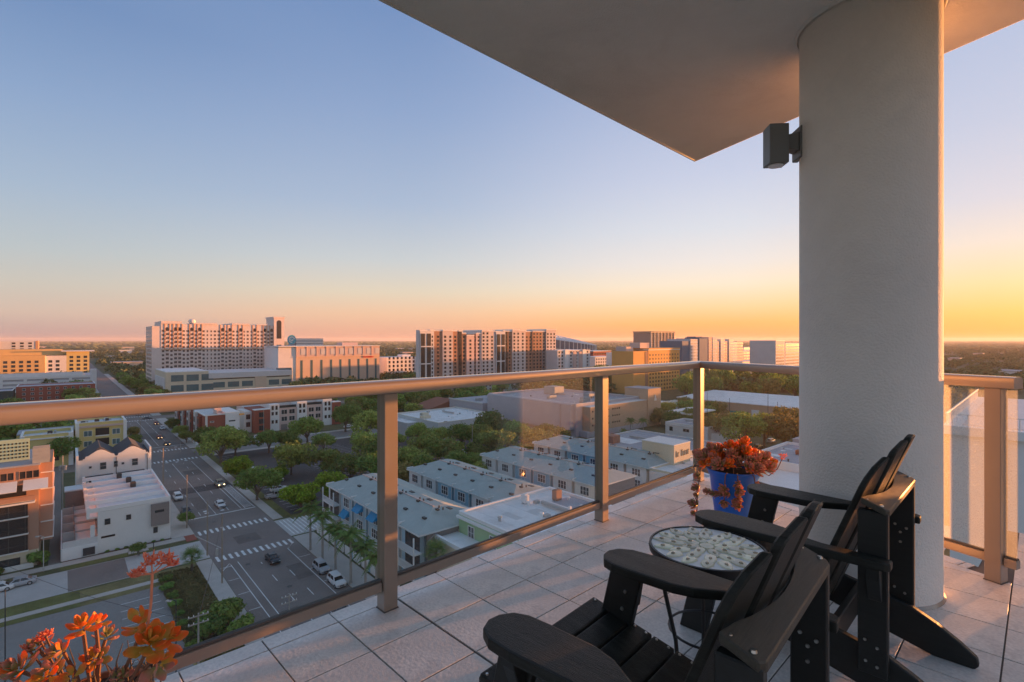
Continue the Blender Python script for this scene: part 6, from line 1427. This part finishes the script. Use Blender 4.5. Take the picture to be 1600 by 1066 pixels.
# ================================================================ VEHICLES
def loft(mb, st):                   # st: list of (x, [(y, z) half outline from floor to crown])
    k = len(st[0][1]); vs = []
    for x, ol in st:
        vs += [(x, y, z) for y, z in ol] + [(x, -y, z) for y, z in ol[::-1]]
    n = 2*k; fs = [(i*n+j, i*n+(j+1) % n, (i+1)*n+(j+1) % n, (i+1)*n+j) for i in range(len(st)-1) for j in range(n)]
    fs += [tuple(range(n))[::-1], tuple(range((len(st)-1)*n, len(st)*n))]; mb.add(vs, fs)
tyre_me = rim_me = None
def car(style, colour, label, a, b, rz, group=None, lights=False, name='parked_car', cat='car'):
    global tyre_me, rim_me
    Lh = {'sedan':2.35,'suv':2.3,'van':2.6,'pickup':2.8}[style]; w = {'sedan':.9,'suv':.94,'van':1.0,'pickup':1.0}[style]
    belt = {'sedan':.92,'suv':1.02,'van':1.25,'pickup':1.1}[style]; top = {'sedan':1.44,'suv':1.66,'van':2.15,'pickup':1.85}[style]; hood = {'sedan':.80,'suv':.98,'van':1.15,'pickup':1.1}[style]
    t = thing(name, label, cat, S(a,b,.03), rz, group); body = M[colour]
    ol = lambda hw, zb, zt: [(hw*.84,zb),(hw*.97,zb+.12),(hw,zb+.3),(hw*.985,zt-.16),(hw*.90,zt-.02),(hw*.5,zt+.02)]
    mb = MB(); X = Lh
    loft(mb, [(-X,ol(w*.80,.42,belt*.86)),(-X+.08,ol(w*.92,.30,belt*.96)),(-X+.5,ol(w,.22,belt)),(-.9,ol(w,.2,belt)),(.55,ol(w,.2,belt)),(X-1.2,ol(w,.2,hood+.06)),(X-.45,ol(w*.97,.22,hood)),(X-.1,ol(w*.88,.28,hood*.86)),(X,ol(w*.76,.36,hood*.72))])
    link('body', mb.mesh('body', body, smooth=True), t)
    cab = {'sedan':(-1.75,-1.0,.35,1.15),'suv':(-2.2,-1.75,.3,1.1),'van':(-2.5,-2.4,1.1,1.9),'pickup':(-.9,-.75,.6,1.35)}[style]; x0, x1, x2, x3 = cab; wb, wt = w*.90, w*.70 if style != 'van' else w*.82
    mb = MB(); mb.hexa([(x0,-wb,belt-.03),(x3,-wb,belt-.03),(x3,wb,belt-.03),(x0,wb,belt-.03),(x1,-wt,top-.04),(x2,-wt,top-.04),(x2,wt,top-.04),(x1,wt,top-.04)]); cb = link('cabin', mb.mesh('cabin', body if style != 'x' else body, bevel=.03), t)
    mb = MB(); mb.box(x1+.03, x2-.05, -wt+.02, wt-.02, top-.045, top+.005); link('roof', mb.mesh('roof', body, bevel=.02), t)
    def pane(p, nm):
        mb = MB(); mb.add(p, [(0,1,2,3)]); n_ = (Vector(p[1])-Vector(p[0])).cross(Vector(p[2])-Vector(p[0])).normalized(); q = [tuple(Vector(v)-n_*.02) for v in p]; mb.add(q, [(3,2,1,0)]); link(nm, mb.mesh(nm, M['car_glass']), t)
    def edge(f0, f1, hgt, sgn, e=.014):   # point on the side of the cabin
        f = hgt; xx = (x0+(x3-x0)*f0)*(1-f)+(x1+(x2-x1)*f1)*f; return (xx, sgn*((wb*(1-f)+wt*f)+e), belt-.03+(top-.04-belt+.03)*f)
    e = .016
    pane([(x3-.03+e,-wb*.9,belt+.03),(x3-.03+e,wb*.9,belt+.03),(x2+.03+e,wt*.9,top-.09),(x2+.03+e,-wt*.9,top-.09)], 'windshield')
    if style != 'van': pane([(x0+.03-e,wb*.88,belt+.05),(x0+.03-e,-wb*.88,belt+.05),(x1-.02-e,-wt*.88,top-.1),(x1-.02-e,wt*.88,top-.1)], 'rear_window')
    for sg in (-1, 1):
        for f0, f1 in (((.08,.48),(.52,.9)) if style not in ('van',) else ((.72,.95),)):
            p = [edge(f0,f0,.1,sg),edge(f1,f1,.1,sg),edge(f1,f1,.88,sg),edge(f0,f0,.88,sg)]; pane(p if sg < 0 else p[::-1], 'side_window')
    if style == 'pickup':
        mb = MB(); mb.box(-2.7,-.95,-.82,.82,belt-.02,belt+.012); link('bed', mb.mesh('bed', M['metal_dark']), t)
    if tyre_me is None:
        tyre_me = MB().lathe([(.20,-.11),(.32,-.11),(.345,-.07),(.345,.07),(.32,.11),(.20,.11)], 20, close=False).mesh('tyre', M['tyre'], smooth=True); rim_me = MB().lathe([(.0,.085),(.08,.10),(.2,.105),(.205,-.1),(0,-.1)], 14, close=False).mesh('rim', M['rim'])
    for x in (-Lh+.85, Lh-.88):
        for sg in (-1, 1):
            o = link('wheel', tyre_me, t, (x, sg*(w-.10), .345)); o.rotation_euler = (-sg*math.pi/2, 0, 0); link('rim', rim_me, o)
    for sg in (-1, 1):
        mb = MB(); mb.box(X-.22, X-.02, sg*w*.62-.17, sg*w*.62+.17, hood*.80-.11, hood*.80+.05); link('headlight', mb.mesh('headlight', M['headlight_on' if lights else 'headlight'], bevel=.02), t)
        mb = MB(); mb.box(-X+.02, -X+.13, sg*w*.70-.15, sg*w*.70+.15, belt*.78-.07, belt*.78+.09); link('taillight', mb.mesh('taillight', M['taillight']), t)
        mb = MB(); mb.box(x3-.45, x3-.32, sg*(w+.02)-.0 if sg > 0 else -w-.16, sg*w+.16 if sg > 0 else -w-.02, belt-.02, belt+.12); link('mirror', mb.mesh('mirror', body, bevel=.02), t)
    mb = MB(); mb.box(X-.05, X+.015, -w*.42, w*.42, .42, hood*.66); link('grille', mb.mesh('grille', M['metal_dark'], bevel=.01), t)
    return t
TO = ANG_P - math.pi/2            # facing down the street, towards the viewer
def cpx(px, py, style, col, label, rz=TO, **k):
    a, b = G(px, py, .4); return car(style, col, label, a, b, rz, **k)
cpx(426,874,'sedan','car_black','black sedan driving across the near crosswalk', name='car'); cpx(344,789,'sedan','car_white','white sedan waiting near the stop line', name='car'); cpx(343,757,'pickup','car_tan','tan pickup with glowing headlights behind the white sedan', lights=True, name='car')
cpx(278,778,'suv','car_white','white SUV parked at the left curb beside the flat white town houses'); cpx(291,801,'suv','car_black','black SUV parked at the left curb nearest the street corner')
cpx(502,888,'suv','car_silver','silver SUV parked at the right curb below the royal palms'); cpx(526,909,'suv','car_white','white SUV with dark roof parked at the right curb nearest the railing')
cpx(261,694,'sedan','car_black','black car with lights on waiting at the second crosswalk', lights=True, name='car'); cpx(249,684,'sedan','car_red','dark red car with lights on in the middle lane', lights=True, name='car'); cpx(254,670,'suv','car_white','white SUV driving far up the street', name='car'); cpx(244,662,'sedan','car_red','dark red car with lights on farthest up the street', lights=True, name='car')
cpx(216,648,'suv','car_white','white SUV at the far crossing just under the railing', name='car'); cpx(268,668,'sedan','car_grey','grey car parked far up the right curb'); cpx(230,654,'sedan','car_grey','grey car crossing the far junction', ANG_P, name='car')
cpx(28,912,'sedan','car_silver','silver sedan parked in the bay below the salmon block', ANG_P+math.pi); cpx(-8,922,'sedan','car_white','white car parked behind the silver sedan at the left edge', ANG_P+math.pi)
cpx(388,734,'suv','car_white','white SUV parked under a tree at the street side of the lot', ANG_P); cpx(402,747,'van','car_white','white van parked beside the white SUV in the lot', ANG_P); cpx(428,752,'van','car_white','white van half hidden under the young tree', ANG_P); cpx(436,765,'suv','car_white','white SUV parked before the bright green tree', ANG_P); cpx(432,775,'pickup','car_silver','silver pickup parked nearest the lawn corner', ANG_P)
cpx(530,953,'sedan','car_grey','grey car half hidden under the bottom rail'); cpx(864,664,'van','car_white','white van parked close to the mauve wall', ANG_P)
for px, py, st, c, lb in ((700,700,'suv','car_silver','silver SUV under the trees before the white store'),(722,708,'suv','car_white','white SUV in the dark lot right of the white store trees'),(600,678,'suv','car_white','white SUV at the foot of the pink town houses near the post'),(545,667,'sedan','car_white','white sedan beside the last pink town house'),(450,682,'sedan','car_silver','silver car before the white garage doors'),(405,684,'suv','car_white','white SUV in the brick town house driveway'),(975,590,'suv','car_white','white vehicle in the far lot left of the orange tower'),(955,594,'suv','car_silver','silver vehicle in the far lot left of the orange tower'),(940,590,'van','car_white','white van in the far lot below the red and white building'),(1205,690,'suv','car_white','white SUV under the mural lot trees'),(1185,699,'suv','car_black','black SUV parked under the mural lot trees'),(1145,665,'sedan','car_silver','silver car beside the white mural wall'),(1060,690,'sedan','car_grey','grey car beside the white house')):
    cpx(px, py, st, c, lb, ANG_P if px % 2 else TO)

# ================================================================ POLES, LAMPS, SMALL STREET THINGS
def pole(px, py, ptop, label, m='pole_wood', r_=.14, arms=0, name='utility_pole', cat='utility pole', lamp=None):
    a, b = G(px, py); x, y, _ = S(a,b); Z = y; h = (py-ptop)/800*Z; t = thing(name, label, cat, (x,y,0))
    mb = MB(); mb.tube([(x,y,0),(x,y,h)], [r_,r_*.65], 8); mb.build('pole', M[m], t)
    for k in range(arms):
        z = h-.4-k*.9; mb = MB(); mb.sbox(a-.06,a+.06,b-1.1,b+1.1,z,z+.12); ar = mb.build('crossarm', M[m], t)
        for q in (-1,-.5,.5,1):
            mb = MB(); mb.lathe([(.05,0),(.06,.1),(.03,.2)], 6, S(a,b+q,z+.12)); mb.build('insulator', M['white'], ar)
    if lamp:
        mb = MB(); mb.tube([(x,y,h-.1),S(a-lamp*.3,b+lamp*.6,h+.15),S(a-lamp*.5,b+lamp,h+.1)], .05, 6); mb.build('bracket', M[m], t); mb = MB(); p = S(a-lamp*.5,b+lamp,h+.02); mb.box(p[0]-.3,p[0]+.3,p[1]-.16,p[1]+.16,p[2]-.08,p[2]+.08); mb.build('lamp_head', M['pole_pale'], t)
    return (x,y,h)
P1 = pole(324,868,783,'tall wooden utility pole left of the crosswalk, without crossarm'); P2 = pole(347,912,803,'wooden utility pole standing on the sidewalk by the dry lot'); P3 = pole(292,826,742,'brown wooden utility pole beside the flat white town houses'); P4 = pole(255,768,700,'utility pole left of the street beside the gabled houses'); pole(219,692,652,'small utility pole beside the yellow apartments far up the street')
P5 = pole(98,800,712,'pole with grey transformers in the alley beside the salmon block','pole_pale',.13,0); mb = MB(); mb.lathe([(.35,0),(.35,1.1)], 10, (P5[0]-.5,P5[1],P5[2]-3.6)); mb.lathe([(.35,0),(.35,1.1)], 10, (P5[0]+.6,P5[1],P5[2]-3.5)); tag(mb.build('transformer', M['ac_grey']), 'pair of grey transformer cans on the alley pole', 'transformer')
pole(68,893,838,'pale slim street light pole beside the hedge of the salmon block','pole_pale',.08,lamp=-.8,name='street_lamp',cat='street lamp'); pole(275,1060,938,'black parking lot lamp post at the edge of the bays','pole_metal',.08,lamp=-.7,name='street_lamp',cat='street lamp'); pole(8,1066,922,'thin black lamp post at the left frame edge','pole_metal',.07,name='street_lamp',cat='street lamp')
PW = pole(310,1075,958,'white tipped utility pole with insulators rising from the dark bushes','palm_trunk',.14,2); pole(452,985,928,'pole top with pale insulators seen over the road near the railing','palm_trunk',.12,2)
pole(240,866,848,'low signal post on the brick street corner','pole_metal',.10,name='signal_post',cat='signal post'); pole(318,806,705,'thin pale signal pole beside the second junction','pole_pale',.08,name='signal_post',cat='signal post') if False else None
P6 = pole(282,706,692,'signal mast at the second junction','pole_pale',.1,name='signal_post',cat='signal post')
for k, (px, py, pt) in enumerate(((1105,668,612),(1200,676,616),(1140,662,622),(866,720,690) if False else (1215,668,628))): pole(px, py, pt, ('dark utility pole between corner post and mural wall','dark utility pole before the peach warehouse murals','short dark pole by the teal mural','dark pole near the blue swirl mural')[k], 'pole_metal', .14)
pole(738,722,665,'thin lot lamp post before the tall dark tree','pole_pale',.1,name='street_lamp',cat='street lamp'); pole(508,735,690,'parking lot lamp post among the striped bays','pole_pale',.1,name='street_lamp',cat='street lamp'); pole(412,684,640,'white street lamp before the brick bay','pole_pale',.1,name='street_lamp',cat='street lamp'); pole(914,770,742,'small dark pole before the third blue facade','pole_metal',.1)
def wire(p, q, sag, label):
    pts = [Vector(p).lerp(Vector(q), k/10)-Vector((0,0,sag*4*(k/10)*(1-k/10))) for k in range(11)]; mb = MB(); mb.tube([tuple(v) for v in pts], .03, 4, False); o = mb.build('overhead_wire', M['metal_dark']); tag(o, label, 'wire')
wire((P1[0],P1[1],P1[2]-.2), (P2[0],P2[1],P2[2]-.2), .6, 'overhead wire between the two wooden poles by the crosswalk'); wire((P3[0],P3[1],P3[2]-.3), (P1[0],P1[1],P1[2]-.4), .7, 'overhead wire from the brown pole to the crosswalk pole'); wire((P2[0],P2[1],P2[2]-.4), (PW[0],PW[1],PW[2]-.5), .8, 'overhead wire down to the white tipped pole'); wire((PW[0],PW[1],PW[2]-.9), (P5[0]*.72,P5[1]*.62,9), 1.2, 'thick dark cable sagging across the bottom left parking lot')
sx, sy, sh = P2; t = thing('traffic_signal', 'hanging traffic signal on a mast arm over the near crosswalk', 'traffic light', (sx, sy, 0)); mb = MB(); a, b = rx*sx+ry*sy, px_*sx+py_*sy
mb.tube([S(a+.2,b,6.0),S(a+9,b-2.2,6.0)], .06, 6); mb.build('mast_arm', M['pole_pale'], t); mb = MB(); mb.sbox(a+.3,a+.7,b-.9,b-.5,4.9,6.1); mb.build('signal_box', M['ac_grey'], t)
for k in range(3):
    a, b = G(203+k*9, 868); t = thing('bike_rack', ('left','middle','right')[k]+' one of three dark hoops on the concrete pad before the white town houses', 'bike rack', S(a,b,.1)); mb = MB(); mb.tube([S(a,b-.3,.1),S(a,b-.3,.8),S(a,b,.95),S(a,b+.3,.8),S(a,b+.3,.1)], .04, 6); mb.build('hoop', M['pole_metal'], t)
for k in range(7):
    a, b = 128.65, 6.5+k*1.5; tree(a, b, .45, 'shrub', 'tiny planting in the mulch bed below the white town houses', 'small plants in the mulch bed', 'plant', 'plant', .8)
sheet('bike_pad', rect(124.6,125.85,9.5,12.8), .05, 'sidewalk')
t = thing('canopy_tent', 'black canopy tent in the lot beside the pale blue town house', 'canopy', S(126.5, 47.5, 0)); a, b = 126.5, 47.5
mb = MB(); mb.add([S(a-1.6,b-1.6,2.2),S(a-1.6,b+1.6,2.2),S(a+1.6,b+1.6,2.2),S(a+1.6,b-1.6,2.2),S(a,b,3.2)], [(0,1,4),(1,2,4),(2,3,4),(3,0,4),(3,2,1,0)]); mb.build('cover', M['metal_dark'], t)
for da in (-1.5,1.5):
    for db in (-1.5,1.5): mb = MB(); mb.sbox(a+da-.03,a+da+.03,b+db-.03,b+db+.03,0,2.19); mb.build('leg', M['metal_dark'], t)
print('objects', len(COL.objects), 'scattered trees', NT)

# ================================================================ evening haze
mh = bpy.data.materials.new('haze'); mh.use_nodes = True; nh = mh.node_tree; nh.nodes.remove(nh.nodes['Principled BSDF']); vh = nh.nodes.new('ShaderNodeVolumePrincipled')
vh.inputs['Color'].default_value = (.92,.90,.90,1); vh.inputs['Density'].default_value = HAZE; vh.inputs['Anisotropy'].default_value = .2; nh.links.new(vh.outputs[0], nh.nodes['Material Output'].inputs['Volume'])
mb = MB(); mb.box(-16500, 16500, -1900, 15500, -1.2, 82); o = mb.build('haze', mh, kind='stuff'); tag(o, 'thin evening haze over the city', 'haze')
